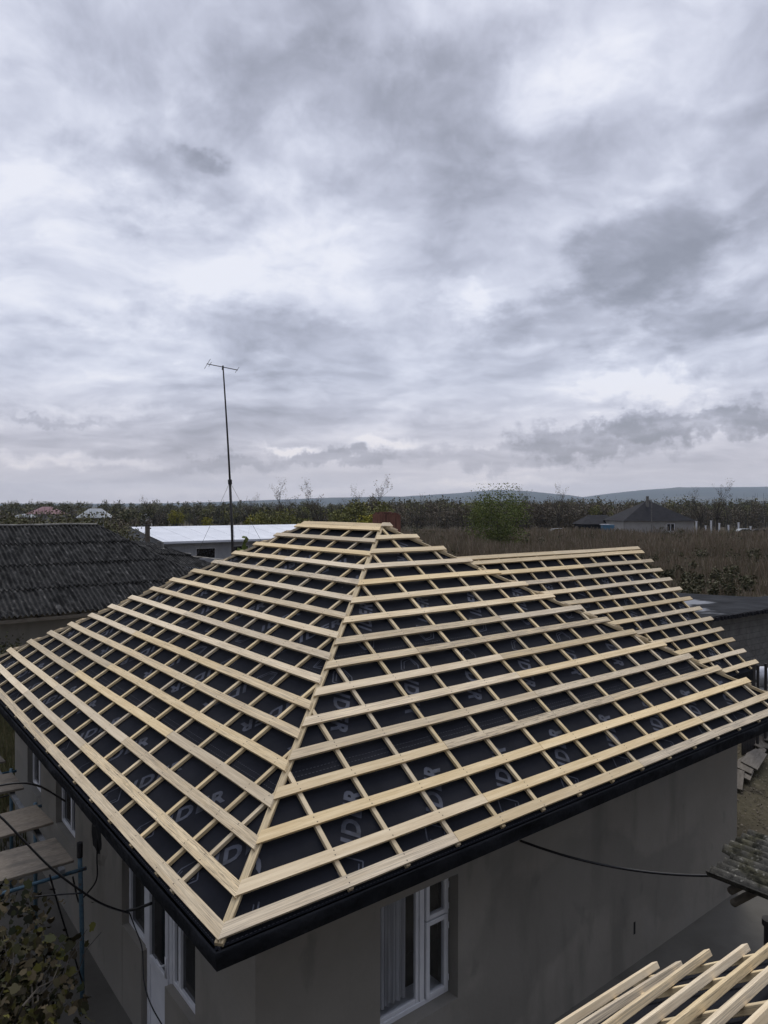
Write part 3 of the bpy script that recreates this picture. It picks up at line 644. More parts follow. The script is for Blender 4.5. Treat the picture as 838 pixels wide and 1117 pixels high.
# broken plaster pocket where the cable enters, its shade put into a dark patch
g = MB(); hc = Vector((OV, 4.88, 1.70))
for rr, xx in ((.23, -.003), (.14, -.03)):
    for k in range(14): a_ = k / 14 * 6.283; q = rr * (1 + .3 * noise.noise(Vector((math.cos(a_) * 2, math.sin(a_) * 2, rr)))); g.v.append((OV + xx, hc.y + math.cos(a_) * q * 1.15, hc.z + math.sin(a_) * q))
g.v.append((OV - .012, hc.y, hc.z))
for k in range(14): g.f.append((k, (k + 1) % 14, 14 + (k + 1) % 14, 14 + k)); g.f.append((14 + k, 14 + (k + 1) % 14, 28)); g.mi += [0, 0]
g.build('hole_shade_patch', M['dark'], house)
g = MB(); n_ = 22
for rr, xx in ((.34, -.002), (.27, -.022), (.20, -.020), (.19, .0)):
    for k in range(n_): a_ = k / n_ * 6.283; q = rr * (1 + .22 * noise.noise(Vector((math.cos(a_) * 2.4, math.sin(a_) * 2.4, 4)))); g.v.append((OV + xx + .008 * noise.noise(Vector((k * .9, rr * 9, 0))), hc.y + math.cos(a_) * q * 1.1, hc.z + math.sin(a_) * q))
for j_ in range(3):
    for k in range(n_): g.f.append((j_ * n_ + k, j_ * n_ + (k + 1) % n_, (j_ + 1) * n_ + (k + 1) % n_, (j_ + 1) * n_ + k)); g.mi.append(0)
g.build('plaster_crust', M['plaster'], house)
# narrow slot in the right wall, its shade painted as a dark patch
g = MB(); g.box(6.09, OV - .003, .42, 6.13, OV - .001, .58); g.build('slot_shade_patch', M['dark'], house)
# chimney of red hollow blocks on the far slope
g = MB(); g.box(7.0, 6.98, EZ + .9, 7.42, 7.40, 5.80)
for k in range(7): g.box(6.998 + .06 * k, 6.995, EZ + 1.0, 7.028 + .06 * k, 7.405, 5.83 + random.uniform(-.02, .03))
g.build('chimney', M['brick'], house)

# ------------------------------------------------------------------ annex with its own battened roof
annex = empty('annex', W(10.5, 3, 0), YAW, label='lower battened roof wing behind the right corner of the house', cat='building extension')
to_ann = Matrix.Translation((-10.5, -3, 0))
ta, h0, y0a, xt = .82, -.245, 2.175, 13.165
FA = Face((0, y0a, EZ + h0), (1, 0, 0), (0, 1), ta, 1, xt)
FA.M = to_ann @ FA.M
SA = [.31 * k for k in range(12)]; SA[-1] += 0; ridge_s = SA[-1] + .135
def xstart(s): 
    h = h0 + s * FA.sin; return B_ - max(h, 0) / tL - .02
cbA = [xt - .38 - .57 * k for k in range(14)]
for s in SA + [ridge_s]:
    xa = xstart(s + .05); j = min(cbA, key=lambda q: abs(q - (xa + (xt - xa) * random.uniform(.4, .7)))); cut = [xa, j, xt + random.uniform(-.015, .015)]
    for i in (0, 1):
        if cut[i + 1] - cut[i] > .3: board(FA, s, cut[i] + .002, cut[i + 1] - .002, annex, nails=cbA, w=.095)
for x in cbA:
    s_lo = -.06; smax = ridge_s + .08; 
    hb = (B_ - x) * tL        # below this height the slope is under the main roof
    if hb > h0: s_lo = max(s_lo, (hb - h0) / FA.sin)
    if smax - s_lo < .2: continue
    g = MB(); g.box(0, -CW / 2, -CT, smax - s_lo, CW / 2, 0); g.build('counter_batten', M['wood2'], annex, FA.M @ Matrix.Translation((x, s_lo, -BT - .0004)) @ Matrix.Rotation(R(90), 4, 'Z'), bevel=.002)
g = MB(); nx, ns = 60, 20; smax = ridge_s + .07; xm = xt - .33
for j in range(ns + 1):
    s = -.08 + (smax + .08) * j / ns; xa = xstart(s)
    for i in range(nx + 1): x = xa + (xm - xa) * i / nx; g.v.append(tuple(FA.M @ Vector((x, s, MZ - .006 + .006 * noise.noise(Vector((x * 1.5, s * 1.5, 9)))))))
for j in range(ns):
    for i in range(nx): n = j * (nx + 1) + i; g.f.append((n, n + 1, n + nx + 2, n + nx + 1)); g.mi.append(0)
yr = y0a + smax * FA.cos; zr = EZ + h0 + smax * FA.sin - .06
g.face([to_ann @ Vector(p) for p in ((xm, yr, zr), (xm, 2 * yr - y0a + .1, EZ + h0 - .1), (B_ - 2, 2 * yr - y0a + .1, EZ + h0 - .1), (B_ - 3.3, yr, zr))])
g.build('roof_membrane', M['membrane'], annex, smooth=True)
g = MB(); gs = MB(); HT_keep = HT
x = 7.6
for row, flip in ((.12, 0), (1.28, 1), (2.35, 0)):
    for k in range(8):
        bx0 = 7.2 + k * .93 + row * .3
        T_ = Matrix.Translation((bx0 + (.38 if flip else 0), row + (.62 if flip else 0), 0)) @ Matrix.Rotation(R(56) + (math.pi if flip else 0), 4, 'Z')
        for f_ in list(GF) + LOGO:
            P_ = [T_ @ Vector((GV[q][0] + .02, GV[q][1], 0)) for q in f_] if isinstance(f_[0], int) else [T_ @ Vector(q) for q in f_]
            if all(xstart(p.y) + .1 < p.x < xm - .04 and .02 < p.y < smax - .05 for p in P_): g.face([tuple(FA.M @ Vector((p.x, p.y, MZ + .003))) for p in P_])
g.build('membrane_lettering', M['print'], annex)
g = MB(); yA = y0a + .45; yB = 2 * yr - y0a - .5; zt2 = EZ + h0 - .12
g.prism([(B_ - OV + .01, yA), (xm - .45, yA), (xm - .45, yB), (B_ - OV + .01, yB)], 0, zt2 + .1, T=to_ann)
g.face([to_ann @ Vector(p) for p in ((xm - .45, yA, zt2 + .1), (xm - .45, yB, zt2 + .1), (xm - .45, yr, zr - .15))])
g.build('wall', M['block'], annex)
g = MB(); g.box(B_ - OV, y0a - .03, EZ + h0 - .30, xm, y0a + .0, EZ + h0 - .10, T=to_ann); g.build('fascia', M['fascia'], annex)

# ------------------------------------------------------------------ unfinished roof in the near right corner
def fore_roof():
    Wp = lambda q: Vector((0, 0, H)) + (Vector(q) - Vector((0, 0, H))) * 1.2
    o = Wp((1.607, 4.2, 3.229)); X = Vector((.685, .703, -.191)).normalized(); N = Vector((-.274, .491, .827)).normalized(); N = (N - X * N.dot(X)).normalized(); Y = N.cross(X)
    Mx = Matrix(((X.x, Y.x, N.x, 0), (X.y, Y.y, N.y, 0), (X.z, Y.z, N.z, 0), (0, 0, 0, 1)))
    root = empty('low_roof', o, 0, label='low unfinished roof of raw battens in the near right corner', cat='roof')
    tips = [(0, 0), (-.165, -.03), (-.364, -.004), (-.583, -.012), (-.775, -.04), (-.962, -.03), (-1.16, -.05), (-1.36, -.03), (-1.56, -.06), (-1.76, -.03)]
    for v, u in tips:
        v *= 1.2; u *= 1.2; g = MB(); L_ = 3.4; g.box(-L_ / 2, -.022, -.028, L_ / 2, .022, .017)
        m_ = Mx @ Matrix.Translation((u - L_ / 2, v - .02, 0)) @ Matrix.Rotation(random.uniform(-.008, .008), 4, 'Z') @ Matrix.Rotation(random.uniform(-.01, .01), 4, 'Y')
        g.build('batten', M['wood'], root, m_, bevel=.003)
    for u in (-.16, -.70, -1.44, -2.2, -2.9):
        g = MB(); g.box(-1.25, -.021, -.068, 1.25, .021, -.0285); g.build('counter_batten', M['wood2'], root, Mx @ Matrix.Translation((u, -1.10, 0)) @ Matrix.Rotation(R(90) + random.uniform(-.02, .02), 4, 'Z'), bevel=.003)
    g = MB()
    for j in range(13):
        for i in range(17): g.v.append(tuple(Mx @ Vector((-3.4 + 3.36 * i / 16, .02 - 2.36 * j / 12, -.08 - .012 * abs(math.sin(i * 1.1)) + .008 * noise.noise(Vector((i * .7, j * .7, 2)))))))
    for j in range(12):
        for i in range(16): n = j * 17 + i; g.f.append((n, n + 17, n + 18, n + 1)); g.mi.append(0)
    g.build('roof_membrane', M['membrane'], root, smooth=True)
    g = MB(); zb = o.z
    P_ = [Mx @ Vector(q) for q in ((-3.3, -.15, -.12), (-.18, -.15, -.12), (-.18, -2.3, -.12), (-3.3, -2.3, -.12))]
    for i in range(4):
        p, q = P_[i], P_[(i + 1) % 4]; g.face([(p.x, p.y, -zb), (q.x, q.y, -zb), tuple(q), tuple(p)])
    g.build('wall', M['block'], root)
fore_roof()

# ------------------------------------------------------------------ corrugated sheets
def corrugated(g, X0, X1, yfn, nwave, amp, nseg, place, thick=.008, rowsn=1, jit=.0):
    """columns along the eave from X0 to X1; place(x, v, h) gives the point at eave position x, slope fraction v, height h off the sheet"""
    n = int(nwave * 8)
    for r in range(rowsn):
        v0 = r / rowsn; v1 = (r + 1) / rowsn + (.02 if r < rowsn - 1 else 0); base = len(g.v)
        lift = .012 * (rowsn - 1 - r) * 0
        for i in range(n + 1):
            x = X0 + (X1 - X0) * i / n; h = amp * math.cos(2 * math.pi * nwave * i / n)
            je = jit * noise.noise(Vector((math.floor(i / 48) * 3.3, r * 5.1, 0)))
            for j in range(nseg + 1):
                v = v0 + (v1 - v0) * j / nseg
                g.v.append(tuple(place(x, v + je * (1 if j in (0,) else 0), h + (.055 * (1 - j / nseg) if rowsn > 1 else 0) + .004 * noise.noise(Vector((x * 2, v * 9, 1))))))
        for i in range(n):
            for j in range(nseg): a_ = base + i * (nseg + 1) + j; g.f.append((a_, a_ + nseg + 1, a_ + nseg + 2, a_ + 1)); g.mi.append(0)

def slate_building():
    root = empty('outbuilding', W(2, 22, 0), YAW, label='low building under a dark weathered corrugated slate roof at left', cat='outbuilding')
    T_ = Matrix.Translation((-2, -22, 0))
    ye, yr, xe, xr, x0 = 18.85, 25.0, 9.9, 6.45, -7.0; ze, zr = 2.60, 5.20
    def place(x, v, h):
        # the right end is cut by the hip
        xh = xe + (xr - xe) * v
        return T_ @ Vector((min(x, xh), ye + (yr - ye) * v, ze + (zr - ze) * v + h * (1 if x < xh - .02 else .3)))
    g = MB(); corrugated(g, x0, xe, None, 16.9 / .15, .038, 7, place, rowsn=4, jit=.006)
    g.build('roof', M['slate'], root, smooth=True)
    g = MB()
    g.face([T_ @ Vector(p) for p in ((xe, ye, ze), (xe, 2 * yr - ye, ze), (xr, yr, zr))]); g.face([T_ @ Vector(p) for p in ((xe, 2 * yr - ye, ze), (x0, 2 * yr - ye, ze), (x0, yr, zr), (xr, yr, zr))])
    g.build('back_roof', M['slate'], root)
    g = MB(); pr = [(x0 + (xr - x0) * k / 14, yr, zr + .035 + .012 * math.sin(k * 2.1)) for k in range(15)]
    g.tube([T_ @ Vector(p) for p in pr], .05, 7); g.build('ridge_cap', M['ridge'], root, smooth=True); g = MB(); g.tube([T_ @ Vector((xr + (xe - xr) * k / 8, yr + (ye - yr) * k / 8, zr + (ze - zr) * k / 8 + .01 + .01 * math.sin(k * 3))) for k in range(9)], .045, 7)
    g.build('hip_cap', M['slate'], root, smooth=True)
    g = MB(); g.prism([(x0 + .3, ye + .45), (xe - .5, ye + .45), (xe - .5, 2 * yr - ye - .45), (x0 + .3, 2 * yr - ye - .45)], 0, ze + .10, T=T_); g.build('wall', M['plaster'], root)
    g = MB(); g.box(x0, ye - .01, ze - .14, xe, ye + .03, ze - .035, T=T_); g.build('eave_board', M['oldwood'], root)
    for k in range(28):
        g = MB(); xx = x0 + .4 + k * .6; g.box(xx, ye + .05, ze - .12, xx + .06, ye + .5, ze - .02, T=T_); g.build('rafter', M['oldwood'], root)
slate_building()

def lean_to():
    # the lower roof running on behind it, with its old chimney stump and boards
    root = empty('shed', W(12, 25, 0), YAW, label='smaller slate roofed shed with broken sheets behind the slate roof', cat='shed')
    T_ = Matrix.Translation((-12, -25, 0))
    ya, yb, xa, xb, za, zb = 22.5, 27.5, 7.6, 13.4, 3.1, 4.55
    def place(x, v, h):
        xh = xb - 1.9 * v ** 1.0 * 2.0
        return T_ @ Vector((min(x, xh), ya + (yb - ya) * v, za + (zb - za) * v - .12 * (x - xa) + h + .05 * noise.noise(Vector((math.floor(x / .9), v * 2, 5)))))
    g = MB(); corrugated(g, xa, xb, None, 7.6 / .16, .027, 6, place, rowsn=3, jit=.03); g.build('roof', M['slate'], root, smooth=True)
    g = MB(); g.prism([(xa + .3, ya + .3), (xb - .4, ya + .3), (xb - 3.2, yb - .2), (xa + .3, yb - .2)], 0, 2.3, T=T_); g.build('wall', M['plaster'], root)
    inv = root.matrix_basis.inverted() if 0 else (Matrix.Translation(root.location) @ Matrix.Rotation(YAW, 4, 'Z')).inverted()
    for k, (u, v, L_, rz) in enumerate([(192, 603, 2.2, -12), (205, 607, 2.6, -4), (222, 609, 2.4, 6), (240, 611, 2.2, -8)]):
        g = MB(); g.box(-L_ / 2, -.10, 0, L_ / 2, .10, .035); g.build('loose_board', M['ridge'] if k != 1 else M['oldwood'], root, inv @ Matrix.Translation(gp(u, v, 3.0 - .08 * k)) @ Matrix.Rotation(R(rz), 4, 'Z') @ Matrix.Rotation(R(5), 4, 'Y'))
    g = MB(); g.prism([(12.6, 22.6), (16.5, 22.6), (16.5, 25.5), (12.6, 25.5)], 2.55, 2.62, T=T_); g.build('low_roof', M['slate'], root)
    g = MB(); g.prism([(12.7, 22.8), (16.3, 22.8), (16.3, 25.3), (12.7, 25.3)], 0, 2.54, T=T_); g.build('low_wall', M['plaster'], root)
lean_to()
def pipe_stump():
    p = gp(161, 589, 4.35); root = empty('chimney_stump', p + Vector((0, 0, -.3)), YAW, label='short square brown flue standing above the low slate roofs', cat='chimney')
    g = MB(); g.box(-.09, -.09, 0, .09, .09, .98); g.build('flue', M['oldwood'], root); g = MB(); g.box(-.11, -.11, .98, .11, .11, 1.02); g.build('cap', M['iron'], root)
    p = gp(176, 604, 3.85)
    g = MB(); g.tube([(0, 0, 0), (0, 0, .22), (.02, 0, .24), (.02, 0, .50)], [.16, .15, .10, .09], 12); g.box(-.16, -.12, .2, -.02, .02, .52)
    o = g.build('vent_pot', M['ridge'], None, Matrix.Translation(p)); tag(o, 'pale vent pot on the end of the low slate roof', 'vent')
pipe_stump()

def white_hall():
    root = empty('long_hall', W(28, 60, 0), YAW, label='long low hall with a bright white sheet roof and grey siding', cat='building')
    T_ = Matrix.Translation((-28, -60, 0)); x0, x1, ya, yb, ze, zr = 21.0, 44.0, 56.0, 73.0, 2.85, 3.95; ym = 64.5
    g = MB()
    g.face([T_ @ Vector(p) for p in ((x0, ya, ze), (x1, ya, ze), (x1, ym, zr), (x0, ym, zr))]); g.face([T_ @ Vector(p) for p in ((x1, yb, ze), (x0, yb, ze), (x0, ym, zr), (x1, ym, zr))])
    g.box(x0, ya - .03, ze - .18, x1, ya - .001, ze - .005, T=T_)
    k = x0 + .5
    while k < x1:
        for (p, q) in (((k, ya, ze), (k, ym, zr)),): g.tube([T_ @ (Vector(p) + Vector((0, 0, .012))), T_ @ (Vector(q) + Vector((0, 0, .012)))], .006, 4)
        k += 2.4
    g.build('roof', M['whiteroof'], root)
    g = MB(); g.box(x0, ya - .12, ze - .26, x1, ya - .03, ze - .19, T=T_); g.build('gutter', M['steel'], root)
    g = MB(); L_ = x1 - x0 - .5; ops = [(3.0, 4.9, 1.15, 2.15), (6.7, 8.3, 1.25, 2.25), (11, 12.6, 1.25, 2.25)]
    w_ = MB(); wall(w_, L_, ze - .0, ops, .15); merge(g, w_, T_ @ Matrix.Translation((x0 + .25, ya + .35, 0)))
    gx = [T_ @ Vector(p) for p in ((x0 + .25, yb - .3, 0), (x0 + .25, ya + .35, 0), (x0 + .25, ya + .35, ze), (x0 + .25, ym, zr - .06), (x0 + .25, yb - .3, ze))]
    g.face(gx)
    x = x0 + .35
    while x < x1 - .3:
        lx = x - x0 - .25
        if not any(o[0] - .02 < lx < o[1] + .02 for o in ops): g.box(x, ya + .335, 0, x + .05, ya + .349, ze, T=T_)
        x += .3
    y = ya + .5
    while y < yb - .4: g.box(x0 + .235, y, 0, x0 + .249, y + .06, ze, T=T_); y += .4
    g.build('wall', M['siding'], root)
    for o in ops:
        g = MB(); frame_rect(g, o[0], o[1], o[2], o[3], .05, .03, .09); w = g.build('window', M['white'], root, T_ @ Matrix.Translation((x0 + .25, ya + .35, 0)))
        g = MB(); g.box(o[0] + .04, .05, o[2] + .04, o[1] - .04, .06, o[3] - .04); g.build('pane', M['glass'], w)
white_hall()

# antenna mast
def antenna():
    b_ = at(256.3, 24.0, 0); t_ = at(243.2, 24.3, H + (552.6 - 401) / 771 * 24.3); L_ = t_ - b_
    root = empty('antenna_mast', b_, 0, label='tall thin guyed mast leaning left with a small aerial on top', cat='antenna')
    def pp(z, bend=.0): f = z / L_.z; return Vector((L_.x * f + .10 * math.sin(f * 3.1), L_.y * f, z))
    zs = [0, 3, 5, 6.8]; g = MB(); g.tube([pp(z) for z in zs], [.055, .05, .045, .045], 8); g.build('lower_pole', M['iron'], root, smooth=True)
    g = MB(); g.tube([pp(6.8 + (L_.z - 6.8) * k / 6) for k in range(7)], [.036, .034, .032, .030, .027, .025, .024], 8); g.build('upper_pole', M['iron'], root, smooth=True)
    g = MB(); g.tube([pp(6.72), pp(6.88)], .07, 8); g.build('collar', M['iron'], root)
    top = pp(L_.z); d = Vector((1, .2, -.17)).normalized(); g = MB(); g.tube([top - d * .55, top + d * .50], .014, 6); g.tube([top - d * .02 - Vector((0, 0, .1)), top + Vector((0, 0, .05))], .03, 6); g.build('boom', M['iron'], root)
    e_ = Vector((.55, -.9, .35)).normalized()
    for f, l in ((-.53, .34), (-.44, .16), (.48, .20)): g = MB(); g.tube([top + d * f - e_ * l, top + d * f + e_ * l], .008, 5); g.build('element', M['iron'], root)
    c_ = pp(6.8)
    for q in (Vector((-3.4, .6, 1.6)), Vector((3.0, 2.2, 1.6)), Vector((-.4, 3.5, 1.5))): g = MB(); g.tube([c_, Vector((q.x, q.y, 0 + 0))], .006, 4); g.build('guy_wire', M['steel'], root)
antenna()

# ------------------------------------------------------------------ plants
def branches(g, p, d, L_, r, depth, spread=.55, rnd=random, up=.15, seg=3, leafpts=None):
    pts = [p]; rr = [r]; q = p.copy(); dd = d.copy()
    for i in range(seg):
        dd = (dd + Vector((rnd.uniform(-.16, .16), rnd.uniform(-.16, .16), rnd.uniform(-.05, .12)))).normalized(); q = q + dd * L_ / seg; pts.append(q.copy()); rr.append(r * (1 - .5 * (i + 1) / seg))
    g.tube(pts, rr, 5 if depth > 1 else 3, cap=False)
    if leafpts is not None and depth <= 1: leafpts += [tuple(x) for x in pts[1:]]
    if depth == 0: return
    for k in range(rnd.choice((3, 4, 4)) if depth > 1 else rnd.choice((3, 4, 5))):
        i = rnd.randint(1, seg); s = pts[i]
        a_ = rnd.uniform(0, 6.283); o_ = Vector((math.cos(a_), math.sin(a_), 0)); nd_ = (dd * (1 - spread) + o_ * spread + Vector((0, 0, up))).normalized()
        branches(g, s, nd_, L_ * rnd.uniform(.5, .72), rr[i] * .62, depth - 1, spread, rnd, up, seg, leafpts)
def tree_proto(name, h, crown_r, leaf, nleaf, lsize, seed, depth=4, trunk_r=.14, low=.3, sparse=False):
    rn = random.Random(seed); root = empty(name); g = MB(); lp = []
    branches(g, Vector((0, 0, -.1)), Vector((0, 0, 1)), h * .52, trunk_r, depth, .5, rn, .3, 4, lp)
    g.build('trunk', M['bark'], root)
    lp = np.array(lp); 
    if nleaf:
        if sparse:
            c = lp[rng.integers(0, len(lp), nleaf)] + rng.normal(size=(nleaf, 3)) * .22 * crown_r / 3
        else:
            nc = 46; cc = rng.normal(size=(nc, 3)); cc /= np.linalg.norm(cc, axis=1)[:, None]; cc *= rng.uniform(.35, 1, (nc, 1)) ** .6
            cc = cc * [crown_r, crown_r, h * (1 - low) * .5] + [0, 0, h * (low + (1 - low) * .5)]
            k = rng.integers(0, nc, nleaf); rad = rng.uniform(.14, .32, nc)[k][:, None] * crown_r
            c = cc[k] + np.clip(rng.normal(size=(nleaf, 3)), -1.5, 1.5) * rad * [1, 1, .8]
        V, F = quads(c, rng.uniform(.6, 1.3, nleaf) * lsize)
        raw_mesh('crown', V, F, M[leaf], root)
    return root
first = {}
def place_tree(key, maker, loc, sc, rz, label, cat='tree', group=None, squash=1.0):
    if key not in first: first[key] = maker(); o = first[key]
    else: o = copy_tree(first[key])
    o.location = loc; o.rotation_euler = (0, 0, rz); o.scale = (sc * squash, sc * squash, sc); tag(o, label, cat, group); return o

def woodland(name, spec, mt, lsize, label=None):
    """a far wood: clumps of leaf faces; spec rows (x0, x1, y0, y1, count, h0, h1)"""
    Cs = []; Ts = MB()
    for (u0, u1, Y0, Y1, n, ha, hb, per) in spec:
        for _ in range(n):
            Y = rng.uniform(Y0, Y1); u = rng.uniform(u0, u1); x = (u - 419) / 771 * Y; h = rng.uniform(ha, hb); r = h * rng.uniform(.22, .34)
            nc = 9; cc = rng.normal(size=(nc, 3)); cc /= np.linalg.norm(cc, axis=1)[:, None]; cc *= rng.uniform(.3, 1, (nc, 1)); cc = cc * [r, r, h * .44] + [x, Y, h * .50]
            k = rng.integers(0, nc, per); c = cc[k] + rng.normal(size=(per, 3)) * r * .3; c[:, 2] = np.maximum(c[:, 2], .2); Cs.append(c)
    Cs = np.concatenate(Cs); V, F = quads(Cs, rng.uniform(.5, 1.5, len(Cs)) * lsize); V[:, 2] = np.where(V[:, 2] < 0, 0, V[:, 2]); o = raw_mesh(name, V, F, M[mt]); tag(o, label, 'woodland', kind='stuff'); return o
woodland('woodland', [(-500, 440, 330, 620, 620, 7, 9.5, 260), (380, 1400, 260, 520, 720, 7.5, 11, 300), (120, 440, 190, 300, 130, 4, 6.2, 420)], 'leaf_dark', .55, 'dark continuous wood along the foot of the hills')
woodland('thicket', [(-300, 420, 170, 330, 190, 2.5, 4.5, 300), (560, 1300, 170, 250, 200, 5, 8.5, 420), (400, 700, 165, 210, 110, 5.5, 8.5, 480), (-350, 130, 120, 170, 60, 2, 3.2, 300), (-500, 150, 90, 230, 130, 2.2, 4.2, 260)], 'leaf_brown', .32, 'brown leafless thicket along the edge of the field')
woodland('scrub', [(80, 420, 200, 300, 60, 4, 6.5, 360), (380, 640, 200, 260, 55, 6, 9.2, 420), (640, 1200, 210, 260, 60, 6, 9, 400)], 'leaf_olive', .34, 'olive scrub trees in front of the dark wood')

def T1(): return tree_proto('bare_tree', 9, 2.6, 'leaf_brown', 1100, .15, 3, 5, .26, sparse=True)
def T2(): return tree_proto('leafy_tree', 8, 3.7, 'leaf_green', 10000, .17, 5, 4, .15, low=.08)
def T3(): return tree_proto('yellow_tree', 6, 2.2, 'leaf_yellow', 1700, .30, 8, 3, .12, low=.1)
def T4(): return tree_proto('olive_tree', 7, 2.8, 'leaf_olive', 2600, .30, 9, 4, .14, low=.08)
def T5(): return tree_proto('bush', 3, 2.4, 'leaf_dark', 9000, .11, 12, 3, .07, low=.02)
def T6(): return tree_proto('sapling', 2.2, .35, 'leaf_green', 420, .10, 14, 3, .025, low=.3)
for i, (u, Y, h, sq, lab) in enumerate([(313, 120, 9.0, .8, 'bare tree rising over the hall roof, left of the roof ridge'), (350, 125, 9.2, .75, 'thin bare tree just above the left end of the roof ridge'), (398, 110, 9.2, .8, 'tallest bare tree, above the roof apex'), (386, 125, 8.4, .7, 'bare tree at the left shoulder of the tallest one'),
        (610, 160, 9.8, .7, 'bare tree in front of the far wood, left of the blue bin'), (782, 165, 10.5, .8, 'bare tree behind the white fence posts'), (168, 200, 7.6, .9, 'round bare tree on the skyline left of the mast'), (268, 190, 8.0, .9, 'bare tree on the skyline right of the mast'), (575, 150, 9.0, .7, 'bare tree right of the big green tree'), (765, 175, 9.2, .8, 'bare tree right of the dark roofed house'), (455, 170, 7.9, .7, 'low bare tree right of the red chimney')]):
    place_tree('bare', T1, at(u, Y), h / 9, random.uniform(0, 6), lab, group='bare trees rising above the wood', squash=sq)
o = place_tree('leafy', T2, at(543, 92), 8.5 / 8, .4, 'big green bushy tree standing in the field behind the wing ridge')
for i, (u, Y, h, lab) in enumerate([(320, 95, 5.6, 'dark green tree right behind the white hall'), (290, 105, 5.4, 'green tree over the right end of the white roof'), (380, 100, 6.9, 'leafy tree directly behind the roof ridge'), (410, 98, 6.6, 'leafy tree behind the roof apex, left of the red chimney'), (655, 170, 6.4, 'green tree left of the dark roofed house')]):
    place_tree('olive', T4, at(u, Y), h / 7, i * 1.3, lab, group='green trees at the edge of the field')
for i, (u, Y, h, lab) in enumerate([(192, 190, 5.0, 'rounded yellow green tree on the far left skyline'), (226, 170, 3.4, 'small yellowish tree left of the mast'), (278, 130, 4.6, 'yellow green tree right of the mast'), (404, 85, 5.0, 'small yellow tree beside the red chimney')]):
    place_tree('yellow', T3, at(u, Y), h / 6, i * 1.7, lab, group='yellow autumn trees')
for i, (u, Y, h, lab) in enumerate([(10, 60, 4.9, 'leftmost dark hedge bush above the slate roof'), (78, 55, 4.9, 'round dark bush in front of the pink roofed house'), (101, 62, 4.4, 'dark bush below the grey roofed house'), (42, 66, 4.4, 'dark bush left of the round one')]):
    place_tree('bush', T5, at(u, Y), h / 3, i * 2.1, lab, cat='bush', group='dark bushes behind the slate roof')
place_tree('sapling', T6, at(267, 22.5, 2.2), 1.25, 0, 'small green sapling poking up behind the roof edge near the mast', cat='sapling')
bpy.data.objects['sapling'].location = at(267, 22.5, 0); bpy.data.objects['sapling'].scale = (1.6, 1.6, 2.32)

# field of dry reeds
def blades(name, spec, mt, kind_label, cat='reeds', lean=.18, clump=1.0):
    Vs = []; 
    for (u0, u1, Y0, Y1, n, ha, hb, w) in spec:
        Y = np.sqrt(rng.uniform(Y0 ** 2, Y1 ** 2, n)) if Y1 / Y0 < 3 else rng.uniform(Y0, Y1, n)
        u = rng.uniform(u0, u1, n); x = (u - 419) / 771 * Y
        pn = np.array([noise.noise(Vector((a_ * .07, b_ * .07, 0))) for a_, b_ in zip(x, Y)])
        h = rng.uniform(ha, hb, n) * np.clip(1 + clump * (1.5 * pn + .5 * np.sin(x * .9 + Y * .35) * pn), .12, 1.6); a_ = rng.uniform(0, 6.283, n); dx = np.cos(a_) * w; dy = np.sin(a_) * w; lx = rng.normal(size=n) * lean * h; ly = rng.normal(size=n) * lean * h
        z0 = np.full(n, -.1)
        Vs.append(np.stack([np.stack([x - dx, Y - dy, z0], 1), np.stack([x + dx, Y + dy, z0], 1), np.stack([x + lx + dx * .4, Y + ly + dy * .4, h], 1), np.stack([x + lx - dx * .4, Y + ly - dy * .4, h * .97], 1)], 1).reshape(-1, 3))
    V = np.concatenate(Vs); o = raw_mesh(name, V, np.arange(len(V)).reshape(-1, 4), M[mt]); tag(o, kind_label, cat, kind='stuff'); return o
blades('brushwood', [(380, 1300, 165, 260, 11000, 4.2, 7.6, .032), (-300, 420, 170, 300, 6000, 3, 5.8, .04)], 'twig', 'bare upright twigs of the thicket beyond the field', 'brushwood', .05, .3)
blades('reeds', [(430, 1050, 46, 85, 42000, .9, 1.7, .035), (400, 1150, 85, 152, 42000, .9, 1.6, .06)], 'reed', 'dry brown reeds covering the field behind the house')
woodland('brambles', [(700, 1000, 44, 62, 70, .9, 1.7, 200), (640, 900, 60, 80, 25, 1.0, 1.8, 160), (430, 1000, 62, 145, 90, 1.2, 2.6, 130)], 'shrubs', .16, 'low dark brambles at the near edge of the field')
blades('grass', [(-20, 160, 85, 200, 16000, .25, .5, .12), ], 'grass', 'green grass beyond the slate roof', 'grass')
blades('weeds', [(-90, 30, 12, 21, 7000, .15, .5, .012)], 'leaf_dark', 'dark weeds behind the far left corner of the house', 'weeds')
place_tree('bush', T5, at(-14, 20.5), .62, 3, 'dark bush behind the far left corner of the house', cat='bush', group='dark bushes behind the slate roof')

